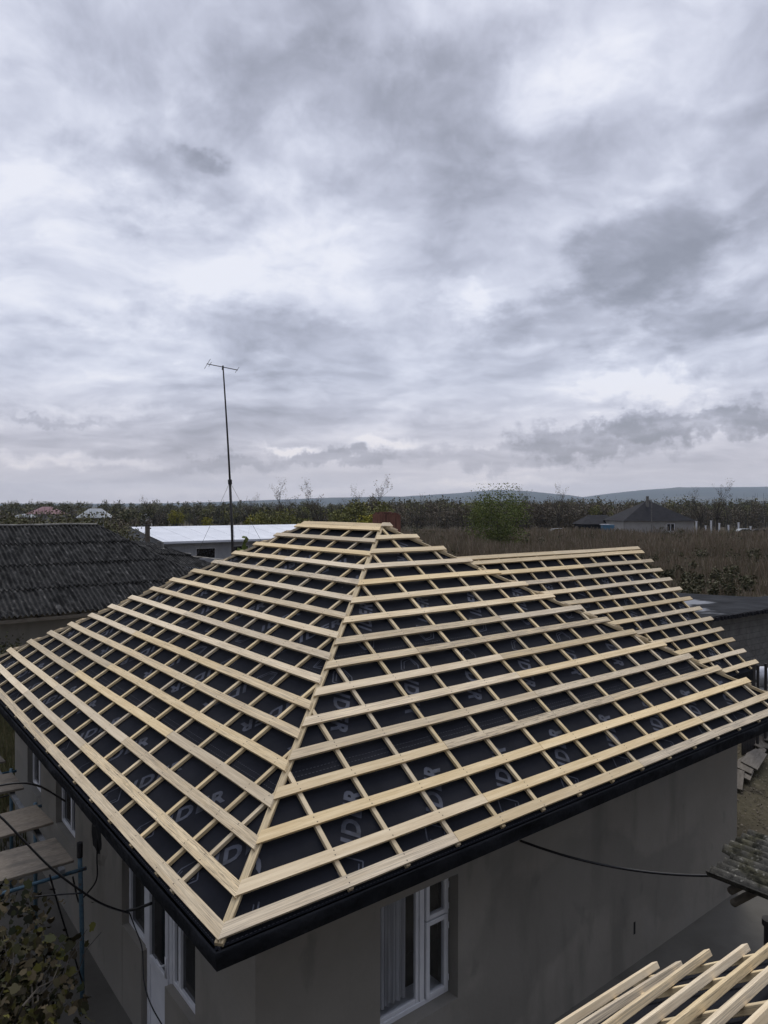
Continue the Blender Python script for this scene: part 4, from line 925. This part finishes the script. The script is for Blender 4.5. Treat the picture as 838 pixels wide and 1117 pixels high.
# ------------------------------------------------------------------ far houses
def hip_house(name, c, rz, L_, D_, he, hr, wallm, roofm, label, ridge=.3, wins=(), chim=None, over=.5):
    root = empty(name, c, rz, label=label, cat='house')
    g = MB(); wall_ = MB(); wall(wall_, L_, he, [(w[0], w[1], w[2], w[3]) for w in wins], .25); merge(g, wall_, Matrix.Translation((-L_ / 2, -D_ / 2, 0)))
    g.box(-L_ / 2 + .01, -D_ / 2 + .26, 0, L_ / 2 - .01, D_ / 2, he); g.build('wall', M[wallm], root)
    g = MB(); e = over; x, y = L_ / 2 + e, D_ / 2 + e; r = L_ * ridge / 2
    g.face([(-x, -y, he), (x, -y, he), (r, 0, hr), (-r, 0, hr)]); g.face([(x, y, he), (-x, y, he), (-r, 0, hr), (r, 0, hr)]); g.face([(x, -y, he), (x, y, he), (r, 0, hr)]); g.face([(-x, y, he), (-x, -y, he), (-r, 0, hr)])
    g.face([(-x, -y, he), (-x, y, he), (x, y, he), (x, -y, he)])
    rf = g.build('roof', M[roofm], root)
    for w in wins:
        g = MB(); frame_rect(g, w[0], w[1], w[2], w[3], .14, .02, .12); g.box((w[0] + w[1]) / 2 - .06, .03, w[2] + .14, (w[0] + w[1]) / 2 + .06, .11, w[3] - .14); o = g.build('window', M['white'], root, Matrix.Translation((-L_ / 2, -D_ / 2, 0)))
        g = MB(); g.box(w[0] + .12, .05, w[2] + .12, w[1] - .12, .08, w[3] - .12); g.build('pane', M['glass'], o)
    if chim: g = MB(); g.box(chim[0] - .22, chim[1] - .22, chim[2], chim[0] + .22, chim[1] + .22, chim[3]); g.build('chimney', M['ridge'], rf)
    return root
fh = hip_house('house', at(707, 152), R(6), 15.2, 10, 3.1, 7.3, 'housewall', 'darkroof', 'grey walled far house with a dark pyramid roof across the field', ridge=.05, wins=((9.2, 11.0, .9, 2.6),), chim=(-.9, -1.5, 5.6, 8.3), over=.4)
hip_house('shed', at(652, 158), R(4), 8.5, 6, 2.2, 4.2, 'darkroof', 'darkroof', 'low dark shed joined to the left of the far grey house', ridge=.5)
hip_house('house', at(51, 235), R(-8), 8.5, 8, 3.3, 5.7, 'housewall', 'pinkroof', 'small far house with a faded pink roof at the left', ridge=.35, wins=((1.5, 2.8, 1.2, 2.6),))
hip_house('house', at(104, 190), R(12), 7.6, 6, 2.9, 5.3, 'housewall', 'greyroof', 'far house with a pale grey metal roof beside the pink roofed one', ridge=.4, wins=((2.2, 3.4, 1.0, 2.3), (4.8, 6.4, .6, 2.3)))
hip_house('shed', at(28, 230), R(0), 6, 5, 2.2, 3.3, 'darkroof', 'greyroof', 'low pale roofed shed left of the pink roofed house', ridge=.6)
hip_house('shed', at(160, 215), R(0), 2.6, 2.6, 3.3, 4.0, 'white', 'greyroof', 'tiny white hut among the far trees left of the mast', ridge=.5, over=.1)

# blue water tank, wrecked car, parked cars, posts
p = at(663, 141); g = MB()
for z0, z1, e in ((.0, 2.3, 0), (2.3, 2.42, .06)): g.prism([(-1.1 - e, -.8), (-.95, -1.0 - e), (.95, -1.0 - e), (1.1 + e, -.8), (1.1 + e, .8), (.95, 1.0 + e), (-.95, 1.0 + e), (-1.1 - e, .8)], z0, z1)
root = empty('water_tank', p, 0, label='blue container in front of the far grey house', cat='container'); g.build('body', M['blue'], root)
g = MB(); g.box(-1.3, -.9, 2.43, .3, .9, 2.56); g.build('cover', M['rag'], root)
def car(loc, rz, body, label):
    root = empty('parked_car', loc, rz, label=label, cat='car', group='cars parked across the field')
    g = MB(); prof = [(-2.1, .35), (2.1, .35), (2.1, .85), (1.2, .95), (.6, 1.45), (-1.1, 1.45), (-1.9, .95), (-2.1, .85)]
    T_ = Matrix.Rotation(R(90), 4, 'X'); g.prism(prof, -.8, .8, T=T_); g.build('body', M[body], root, bevel=.06)
    g = MB(); g.prism([(1.08, .98), (.58, 1.38), (-1.05, 1.38), (-1.7, .98)], -.81, .81, T=T_); g.build('window', M['glass'], root)
    for x in (-1.35, 1.35):
        for y in (-.78, .78): g = MB(); g.tube([(x, y - .1, .33), (x, y + .1, .33)], .33, 12); g.build('wheel', M['tyre'], root)
car(at(609, 150), .3, 'greyroof', 'pale grey car parked left of the blue container'); car(at(813, 150), .1, 'greyroof', 'pale car at the right end of the white fence posts'); car(at(827, 148), 2.9, 'iron', 'dark car at the right edge beyond the field')
# scrap heap left of the car
pr_ = None
for i, u in enumerate([752, 760, 770, 776, 785, 795, 806, 819]):
    if pr_ is None:
        g = MB(); g.box(-.13, -.13, 0, .13, .13, 2.6); g.prism([(-.17, -.17), (.17, -.17), (.17, .17), (-.17, .17)], 2.6, 2.72); o = g.build('fence_post', M['white']); pr_ = o
    else: o = pr_.copy(); col.objects.link(o)
    o.location = at(u, 152); o.scale = (1, 1, (.9, 1.1, .75, 1.15, .95, .8, 1.0, .7)[i]); tag(o, ('white post nearest the far grey house', 'short white post, second from the far grey house', 'low white post, third from the far grey house', 'tall white post, fourth from the far grey house', 'fifth white post from the far grey house', 'sixth white post from the far grey house', 'second white post from the right end of the row', 'rightmost white post of the row beyond the field')[i], 'post', 'white fence posts in a row beyond the field')
p = at(682, 146); g = MB(); g.prism([(-1.2, -.5), (1.1, -.6), (1.3, .5), (-.9, .6)], .1, .5); g.prism([(-.6, -.4), (.5, -.4), (.6, .4), (-.5, .4)], .5, .9)
tag(g.build('tarpaulin', M['rag'], None, Matrix.Translation(at(690, 146))), 'crumpled white tarpaulin in front of the far grey house', 'tarpaulin')
g = MB(); g.tube([(0, 0, 0), (0, 0, 7.4)], [.09, .06], 8); g.box(-1.0, -.05, 7.2, .05, .05, 7.3); tag(g.build('utility_pole', M['ridge'], None, Matrix.Translation(at(711, 144))), 'thin pale pole in front of the pyramid roof', 'pole')
g = MB(); g.box(-1.2, -.6, 0, 1.4, .6, .35); g.box(-.2, -.3, .35, .3, .3, 1.5); g.tube([(.05, 0, 1.5), (.05, 0, 2.0)], .28, 8); tag(g.build('scrap_heap', M['oldwood'], None, Matrix.Translation(at(629, 146))), 'heap of scrap with an upright barrel left of the blue container', 'scrap')

# ------------------------------------------------------------------ block shed with the flat roof at right
def block_shed():
    p1, p2, p3, p4 = gp(764, 672, 2.6), gp(838, 661, 2.6), gp(838, 651, 2.6), gp(738, 646, 2.6)
    ex = (p2 - p1).normalized(); ey = Vector((-ex.y, ex.x, 0)); D = 3.4
    root = empty('flat_roof_shed', (p1.x, p1.y, 0), math.atan2(ex.y, ex.x), label='concrete block shed with a flat felt roof at right, wet sheen painted as pale patches', cat='shed')
    x0, x1 = -3.2, 15
    g = MB(); n = 80; d_ = 6
    iv = (Matrix.Translation((p1.x, p1.y, 0)) @ Matrix.Rotation(math.atan2(ex.y, ex.x), 4, 'Z')).inverted(); q3, q4 = iv @ p3, iv @ p4
    for j in range(9):
        for i in range(n + 1): x = x0 - .2 + (x1 - x0 + .4) * i / n; yf = q4.y + (q3.y - q4.y) * (x - q4.x) / (q3.x - q4.x); yf = max(yf, 1.6); g.v.append((x, -.25 + (yf + .25) * j / 8, 2.6 + .02 * noise.noise(Vector((x, j, 0)))))
    for j in range(8):
        for i in range(n): k = j * (n + 1) + i; g.f.append((k, k + 1, k + n + 2, k + n + 1)); g.mi.append(0)
    g.build('roof', M['bitumen'], root)
    g = MB(); x = x0 - .2          # corrugated sheet ends hanging over the wall
    while x < x1: 
        w_ = .085; g.box(x, -.30 - random.uniform(0, .06), 2.49 - random.uniform(0, .03), x + w_, -.20, 2.592); x += .17
    g.build('sheet_ends', M['darkroof'], root)
    g = MB(); g.box(x0, 0, 0, x1, .2, 2.5); g.box(x0, .2, 0, x0 + .2, D - .5, 2.5); g.box(x1 - .2, .2, 0, x1, D - .5, 2.5); g.build('wall', M['iron'] if 0 else M['darkroof'], root)
    g = MB(); z = .02; r_ = 0
    while z < 2.4:
        x = x0 + (.2 if r_ % 2 else 0)
        while x < x1 - .4: 
            d = random.uniform(0, .006); g.box(x + .004, -.010 - d, z + .004, x + .396, -.001, z + .194); x += .4
        z += .2; r_ += 1
    g.build('blocks', M['block'], root)
block_shed()
# twiggy shrub in front of it
def T7():
    rn = random.Random(41); root = empty('bare_shrub'); g = MB()
    for k in range(6):
        a_ = k * 1.05; branches(g, Vector((0, 0, 0)), Vector((math.cos(a_) * .35, math.sin(a_) * .35, 1)).normalized(), 1.5, .016, 3, .5, rn, .2)
    g.build('twigs', M['bark'], root); return root
place_tree('shrub', T7, at(832, 19.2), .95, 0, 'bare twiggy shrub in front of the block wall at the right edge', cat='shrub')
place_tree('shrub', T7, gp(800, 690, 1.2) + Vector((0, 0, -1.2)), .75, 2, 'small bare shrub against the middle of the block wall', cat='shrub')

# dark board fence, sack, lumber, slabs
root = empty('board_fence', W(13.5, 4.0, 0), YAW, label='dark upright board fence beside the end of the wing', cat='fence')
f0 = at(811, 17.0); f1 = at(832, 17.4)
root.location = f0; root.rotation_euler = (0, 0, math.atan2(f1.y - f0.y, f1.x - f0.x))
x = 0
while x < .44: 
    g = MB(); g.box(x, -.012, 0, x + .10, .012, 2.25 + random.uniform(-.05, .05)); g.build('board', M['iron'], root); x += .108
g = MB(); g.box(-.02, .014, .5, 3.0, .05, .58); g.box(-.02, .014, 1.7, .46, .05, 1.78); g.build('rail', M['iron'], root)
for x in (.62, .95, 1.3, 2.0): g = MB(); g.box(x, -.02, 0, x + .05, .03, 2.1); g.build('post', M['iron'], root)
g = MB(); p = at(834, 18.2, 1.35)
for j in range(7):
    for i in range(12): a_ = i / 12 * 6.283; r_ = .22 * math.sin(math.pi * (j + .6) / 7.6) * (1 + .25 * noise.noise(Vector((math.cos(a_), math.sin(a_), j * .7)))); g.v.append((r_ * math.cos(a_), r_ * math.sin(a_), .5 * j / 6))
for j in range(6):
    for i in range(12): g.f.append((j * 12 + i, j * 12 + (i + 1) % 12, (j + 1) * 12 + (i + 1) % 12, (j + 1) * 12 + i)); g.mi.append(0)
g.f.append(tuple(range(72, 84))); g.mi.append(0)
tag(g.build('sack', M['rag'], None, Matrix.Translation(p), smooth=True), 'white sack glimpsed behind the dark board fence', 'sack')
g = MB(); g.box(-.5, -.4, 0, .5, .4, 1.35); tag(g.build('block_pallet', M['block'], None, Matrix.Translation((p.x, p.y, 0))), 'stack of blocks carrying the white sack', 'block stack')
for i, (x, y, z, L_, rz, lab) in enumerate([(12.35, 1.75, 1.95, 1.7, 2, 'upper raw board of the lumber under the wing eave'), (12.1, 1.45, 1.80, 1.9, -5, 'lower raw board of the lumber under the wing eave')]):
    g = MB(); g.box(-L_ / 2, -.07, 0, L_ / 2, .07, .04); tag(g.build('plank', M['wood2'], None, Matrix.Translation(W(x, y, z)) @ Matrix.Rotation(YAW + R(rz), 4, 'Z')), lab, 'plank')
# broken brown slabs leaning beyond the corner of the house
root = empty('slab_heap', gp(824, 832, 0), 0, label='heap of broken brown boards lying beyond the right house corner', cat='rubble heap')
rs = random.Random(3)
for i in range(12):
    f = i / 11; u = 806 + 46 * f + rs.uniform(-3, 3); v = 848 - 70 * f + rs.uniform(-4, 5); L_ = rs.uniform(.7, 1.5); w_ = rs.uniform(.18, .42); rz = rs.uniform(38, 68)
    p = gp(u, v, .12 + .02 * (i % 5)) - root.location; g = MB(); g.prism([(-L_ / 2, -w_ / 2), (L_ / 2 - .1, -w_ / 2 + .05), (L_ / 2, w_ / 2 - .08), (L_ * .1, w_ / 2), (-L_ / 2 + .12, w_ / 2 - .03)], -.012, .012)
    g.build('board', M['oldwood'], root, Matrix.Translation(p) @ Matrix.Rotation(R(rz), 4, 'Z') @ Matrix.Rotation(R(rs.uniform(-5, 14)), 4, 'X') @ Matrix.Rotation(R(rs.uniform(-7, 7)), 4, 'Y'))
# stones and dirt clods
n = 6000; Y = rng.uniform(12.5, 24, n); u = rng.uniform(770, 950, n); c = np.stack([(u - 419) / 771 * Y, Y, rng.uniform(.0, .05, n)], 1)
V, F = quads(c, rng.uniform(.015, .06, n)); V[:, 2] = np.abs(V[:, 2]) * .5 + .012; tag(raw_mesh('stones', V, F, M['rubble']), 'loose stones and clods on the bare earth', 'stones', kind='stuff')

# mossy corrugated canopy
def canopy():
    root = empty('canopy', W(6, -2.2, 0), YAW, label='mossy corrugated slate canopy on a post beyond the house wall', cat='canopy')
    T_ = Matrix.Translation((-6, 2.2, 0)); x0, x1 = 4.57, 8.2; y0, y1 = -1.10, -3.6
    def place(x, v, h):
        v2 = v + .025 * noise.noise(Vector((math.floor((x - x0) / .9), 0, 7))) * (1 - v)
        return T_ @ Vector((x, y0 + .25 * (1 - v) * noise.noise(Vector((math.floor((x - x0) / .62) * 1.7, 3, 3))) + (y1 - y0) * v, 2.40 + .06 * v + h + .05 * noise.noise(Vector((math.floor((x - x0) / .62) * 2.3, 0, 0))) * (1 - v)))
    g = MB(); corrugated(g, x0, x1, None, 3.63 / .135, .036, 12, place)
    o = g.build('roof', M['mossy'], root, smooth=True); so = o.modifiers.new('thick', 'SOLIDIFY'); so.thickness = .012; so.offset = -1
    # sheet lying over the first
    def place2(x, v, h): return place(x, .34 + .66 * v, h + .035)
    g = MB(); corrugated(g, x0 + .9, x1, None, 2.7 / .135, .028, 8, place2); o = g.build('roof_sheet', M['mossy'], root, smooth=True); so = o.modifiers.new('thick', 'SOLIDIFY'); so.thickness = .012
    for xx, zz in ((4.74, 2.27), (4.80, 2.13)):
        g = MB(); g.tube([T_ @ Vector((xx - .02, -1.28, zz)), T_ @ Vector((xx + 1.7, -1.45, zz))], .038, 10); g.build('beam', M['oldwood'], root, smooth=True)
    g = MB(); g.box(5.35, -3.5, 0, 8.0, -1.55, 2.0, T=T_) if 0 else g.box(6.3, -3.4, 0, 8.0, -3.2, 2.2, T=T_); g.build('wall', M['oldwood'], root)
    pt = gp(841, 1003, 1.75)
    g = MB(); q = HZ.inverted() @ pt; q = T_ @ q
    g.tube([(q.x, q.y, 0), (q.x, q.y, 1.70)], .055, 14); g.tube([(q.x, q.y, 1.70), (q.x, q.y, 1.76)], [.075, .075], 14); g.build('post', M['iron'], root, smooth=False)
canopy()

# ------------------------------------------------------------------ scaffold and boards at the left wall
def scaffold():
    root = empty('scaffold', W(-.6, 4.6, 0), YAW, label='blue pipe scaffold along the left wall of the house', cat='scaffold')
    T_ = Matrix.Translation((.6, -4.6, 0)); zt_ = 1.86
    g = MB(); g.tube([T_ @ Vector(p) for p in ((.22, 4.12, .02), (.22, 4.13, 1.0), (.20, 4.14, 1.92))], .026, 10); g.build('pole', M['bluepaint'], root, smooth=True)
    g = MB(); g.tube([T_ @ Vector((.20, 4.14, 1.86)), T_ @ Vector((.20, 4.14, 2.03))], .034, 8); g.build('coupler', M['iron'], root)
    for x, y in ((.12, 6.0), (.12, 7.6), (-2.6, 4.1), (-2.6, 6.0), (-2.6, 7.7)):
        g = MB(); g.tube([T_ @ Vector((x, y, .02)), T_ @ Vector((x, y, 1.90))], .026, 8); g.build('pole', M['bluepaint'], root, smooth=True)
    for y in (3.95, 6.1, 7.75):
        g = MB(); g.tube([T_ @ Vector((.22, y, 1.80)), T_ @ Vector((-2.9, y, 1.80))], .022, 8); g.build('crossbar', M['bluepaint'], root, smooth=True)
    for x in (-.05, -2.4):
        g = MB(); g.box(x - .03, 3.9, 1.835, x + .03, 8.0, 1.885, T=T_); g.build('bearer', M['steel'], root)
    for y, z in ((6.2, 1.5), (6.25, 1.25), (7.6, 1.5)):
        g = MB(); g.tube([T_ @ Vector((.1, y, z)), T_ @ Vector((-2.9, y - .1, z - .15))], .012, 6); g.build('brace', M['iron'], root)
    return root
scaffold()
for i, (ya, yb, lab, dz) in enumerate([(3.98, 4.72, 'nearest worn scaffold board at the left wall', 0), (4.90, 5.62, 'second worn scaffold board from the camera', .06), (6.57, 7.33, 'third scaffold board from the camera at the left wall', .03), (7.9, 8.6, 'farthest scaffold board at the left wall', .0)]):
    g = MB(); nn = 10
    L_ = 3.1; w_ = yb - ya
    pts = [(-L_ / 2, -w_ / 2), (L_ / 2, -w_ / 2 + .02), (L_ / 2 - .03, w_ / 2), (-L_ / 2, w_ / 2)]
    g.prism(pts, -.02, .012)
    o = g.build('scaffold_board', M['osb'], None, Matrix.Translation(W(.10 - L_ / 2, (ya + yb) / 2, 1.915 + dz)) @ Matrix.Rotation(YAW + R((0, 1.5, -1, 1)[i]), 4, 'Z') @ Matrix.Rotation(R((.5, -.8, .5, 0)[i]), 4, 'Y'), bevel=.004)
    tag(o, lab, 'board', 'boards lying on the scaffold')

# cables
def cable(name, pts, r, label, mt='cable', group=None, n=6, smoothn=5):
    P_ = [Vector(p) for p in pts]; out = []
    for i in range(len(P_) - 1):
        p0 = P_[max(i - 1, 0)]; p1 = P_[i]; p2 = P_[i + 1]; p3 = P_[min(i + 2, len(P_) - 1)]
        for k in range(smoothn):
            t_ = k / smoothn; out.append(.5 * ((2 * p1) + (-p0 + p2) * t_ + (2 * p0 - 5 * p1 + 4 * p2 - p3) * t_ ** 2 + (-p0 + 3 * p1 - 3 * p2 + p3) * t_ ** 3))
    out.append(P_[-1]); o_ = out[0].copy(); g = MB(); g.tube([p - o_ for p in out], r, n); return tag(g.build(name, M[mt], None, Matrix.Translation(o_), smooth=True), label, 'cable', group)
def sagline(p, q, s, n=8): p, q = Vector(p), Vector(q); return [p.lerp(q, k / n) - Vector((0, 0, s * 4 * (k / n) * (1 - k / n))) for k in range(n + 1)]
cable('cable', sagline(W(3.86, OV - .01, 2.30), W(4.75, -1.12, 2.34), .10), .014, 'thick black cable slung from the right wall to the mossy canopy')
def px(u, v, Y):   # a point of a hanging cable, surveyed at depth Y
    p_ = R(-0.4375); d = Vector(((u - 419) / 771.1, 1, -(v - 558.5) / 771.1)); d = Vector((d.x, d.y * math.cos(p_) - d.z * math.sin(p_), d.y * math.sin(p_) + d.z * math.cos(p_))); return Vector((0, 0, H)) + d * (Y / d.y)
cable('cable', [px(-30, 868, 7.6), px(0, 858, 7.8), px(25, 855, 8.0), px(42, 858, 8.3), px(56, 865, 8.9), px(72, 875, 9.6)], .012, 'black cable reaching the second window from the left')
cable('cable', [px(-20, 880, 6.0), px(0, 891, 6.05), px(25, 916, 6.1), px(57, 948, 6.2), px(90, 973, 6.4), px(115, 988, 6.7), px(141, 996.5, 7.3)], .010, 'long black cable sweeping past the nearest scaffold board to the door')
cable('cable', [px(139, 994, 7.35), px(150, 992, 7.2), px(166, 986, 7.0)], .016, 'thick black cable end by the door frame')
cable('cable', [W(OV - .02, 4.80, 1.72), W(OV - .05, 4.75, 1.5), W(OV - .06, 4.72, 1.25), W(OV - .12, 4.85, 1.05), W(.35, 4.7, 1.05), W(.22, 4.3, 1.28), W(.15, 4.25, 1.6)], .010, 'black cable looping from the broken plaster hole')
cable('cable', [px(142, 996, 7.2), px(148, 1012, 7.25), px(156, 1035, 7.1), px(158, 1070, 6.7), px(166, 1097, 6.4), px(182, 1125, 6.2)], .006, 'thin wire hanging down in front of the white door')
cable('wire', [px(55, 955, 7.0), px(68, 1000, 7.2), px(93, 1078, 7.4)], .009, 'dark wire slanting down behind the blue scaffold pole')
cable('wire', [px(38, 979, 6.8), px(60, 977, 6.9), px(90, 975, 7.0)], .008, 'dark wire tied level to the blue scaffold pole')

# grape vine in the near left corner
def vine():
    root = empty('grape_vine', at(30, 6.2), 0, label='grape vine with yellowing leaves in the near left corner', cat='vine'); o = root.location
    g = MB(); rn = random.Random(5)
    stems = []
    def q(u, v, z): return gp(u, v, z) - o
    for k in range(20):
        u0 = rn.uniform(-60, 30); z = rn.uniform(1.2, 2.2); pts = [q(u0, 1150, z - .5)]
        u, v = u0, 1150
        for s in range(7): u += rn.uniform(-4, 18); v -= rn.uniform(8, 28); pts.append(q(u, v, z + rn.uniform(-.1, .15)))
        g.tube(pts, [.012 * (1 - s / 9) for s in range(len(pts))], 5)
    g.tube([q(-10, 1150, 0), q(-14, 1130, .9), q(-8, 1110, 1.8)], [.04, .035, .025], 7)
    g.build('stem', M['bark'], root)
    # lobed leaves
    shape = []
    for k in range(15):
        a_ = k / 15 * 2 * math.pi; r_ = .5 + .10 * math.cos(5 * a_) + .05 * math.sin(7 * a_) - (.22 if k == 0 else 0); shape.append((r_ * math.cos(a_), r_ * math.sin(a_)))
    Vv = []; n = 0
    while n < 4000:
        u = rn.uniform(-110, 112); v = rn.uniform(958, 1170)
        edge = 95 - (1117 - v) * .12 if v > 1000 else 78 - (1000 - v) * .6
        dens = min(1, max(0.03, (edge - u) / 75)) * (.35 if v < 1010 else .75 if v < 1060 else 1)
        nz_ = noise.noise(Vector((u * .035, v * .035, 2)))
        if rn.random() > dens * (.55 + 1.1 * nz_ + .15): continue
        z = rn.uniform(1.0, 2.25) if v > 1040 else rn.uniform(1.7, 2.3); c = q(u, v, z); s = rn.choice((rn.uniform(.035, .07), rn.uniform(.04, .10)))
        N = Vector((rn.gauss(0, .9), rn.gauss(-.3, .9), .8)).normalized(); X = N.orthogonal().normalized(); X.rotate(Matrix.Rotation(rn.uniform(0, 6.28), 3, N)); Y = N.cross(X); cu = rn.uniform(-.9, 1.8)
        Vv.append([c + (X * p[0] + Y * p[1] + N * (cu * (p[0] ** 2 + .3 * p[1] ** 2) - .2 * abs(p[1]) * cu)) * s for p in shape]); n += 1
    V = np.array([[tuple(p) for p in L_] for L_ in Vv]).reshape(-1, 3); ob = raw_mesh('leaves', V, np.arange(len(V)).reshape(-1, 15), M['leaf_vine'], root); ob['kind'] = 'stuff'
vine()
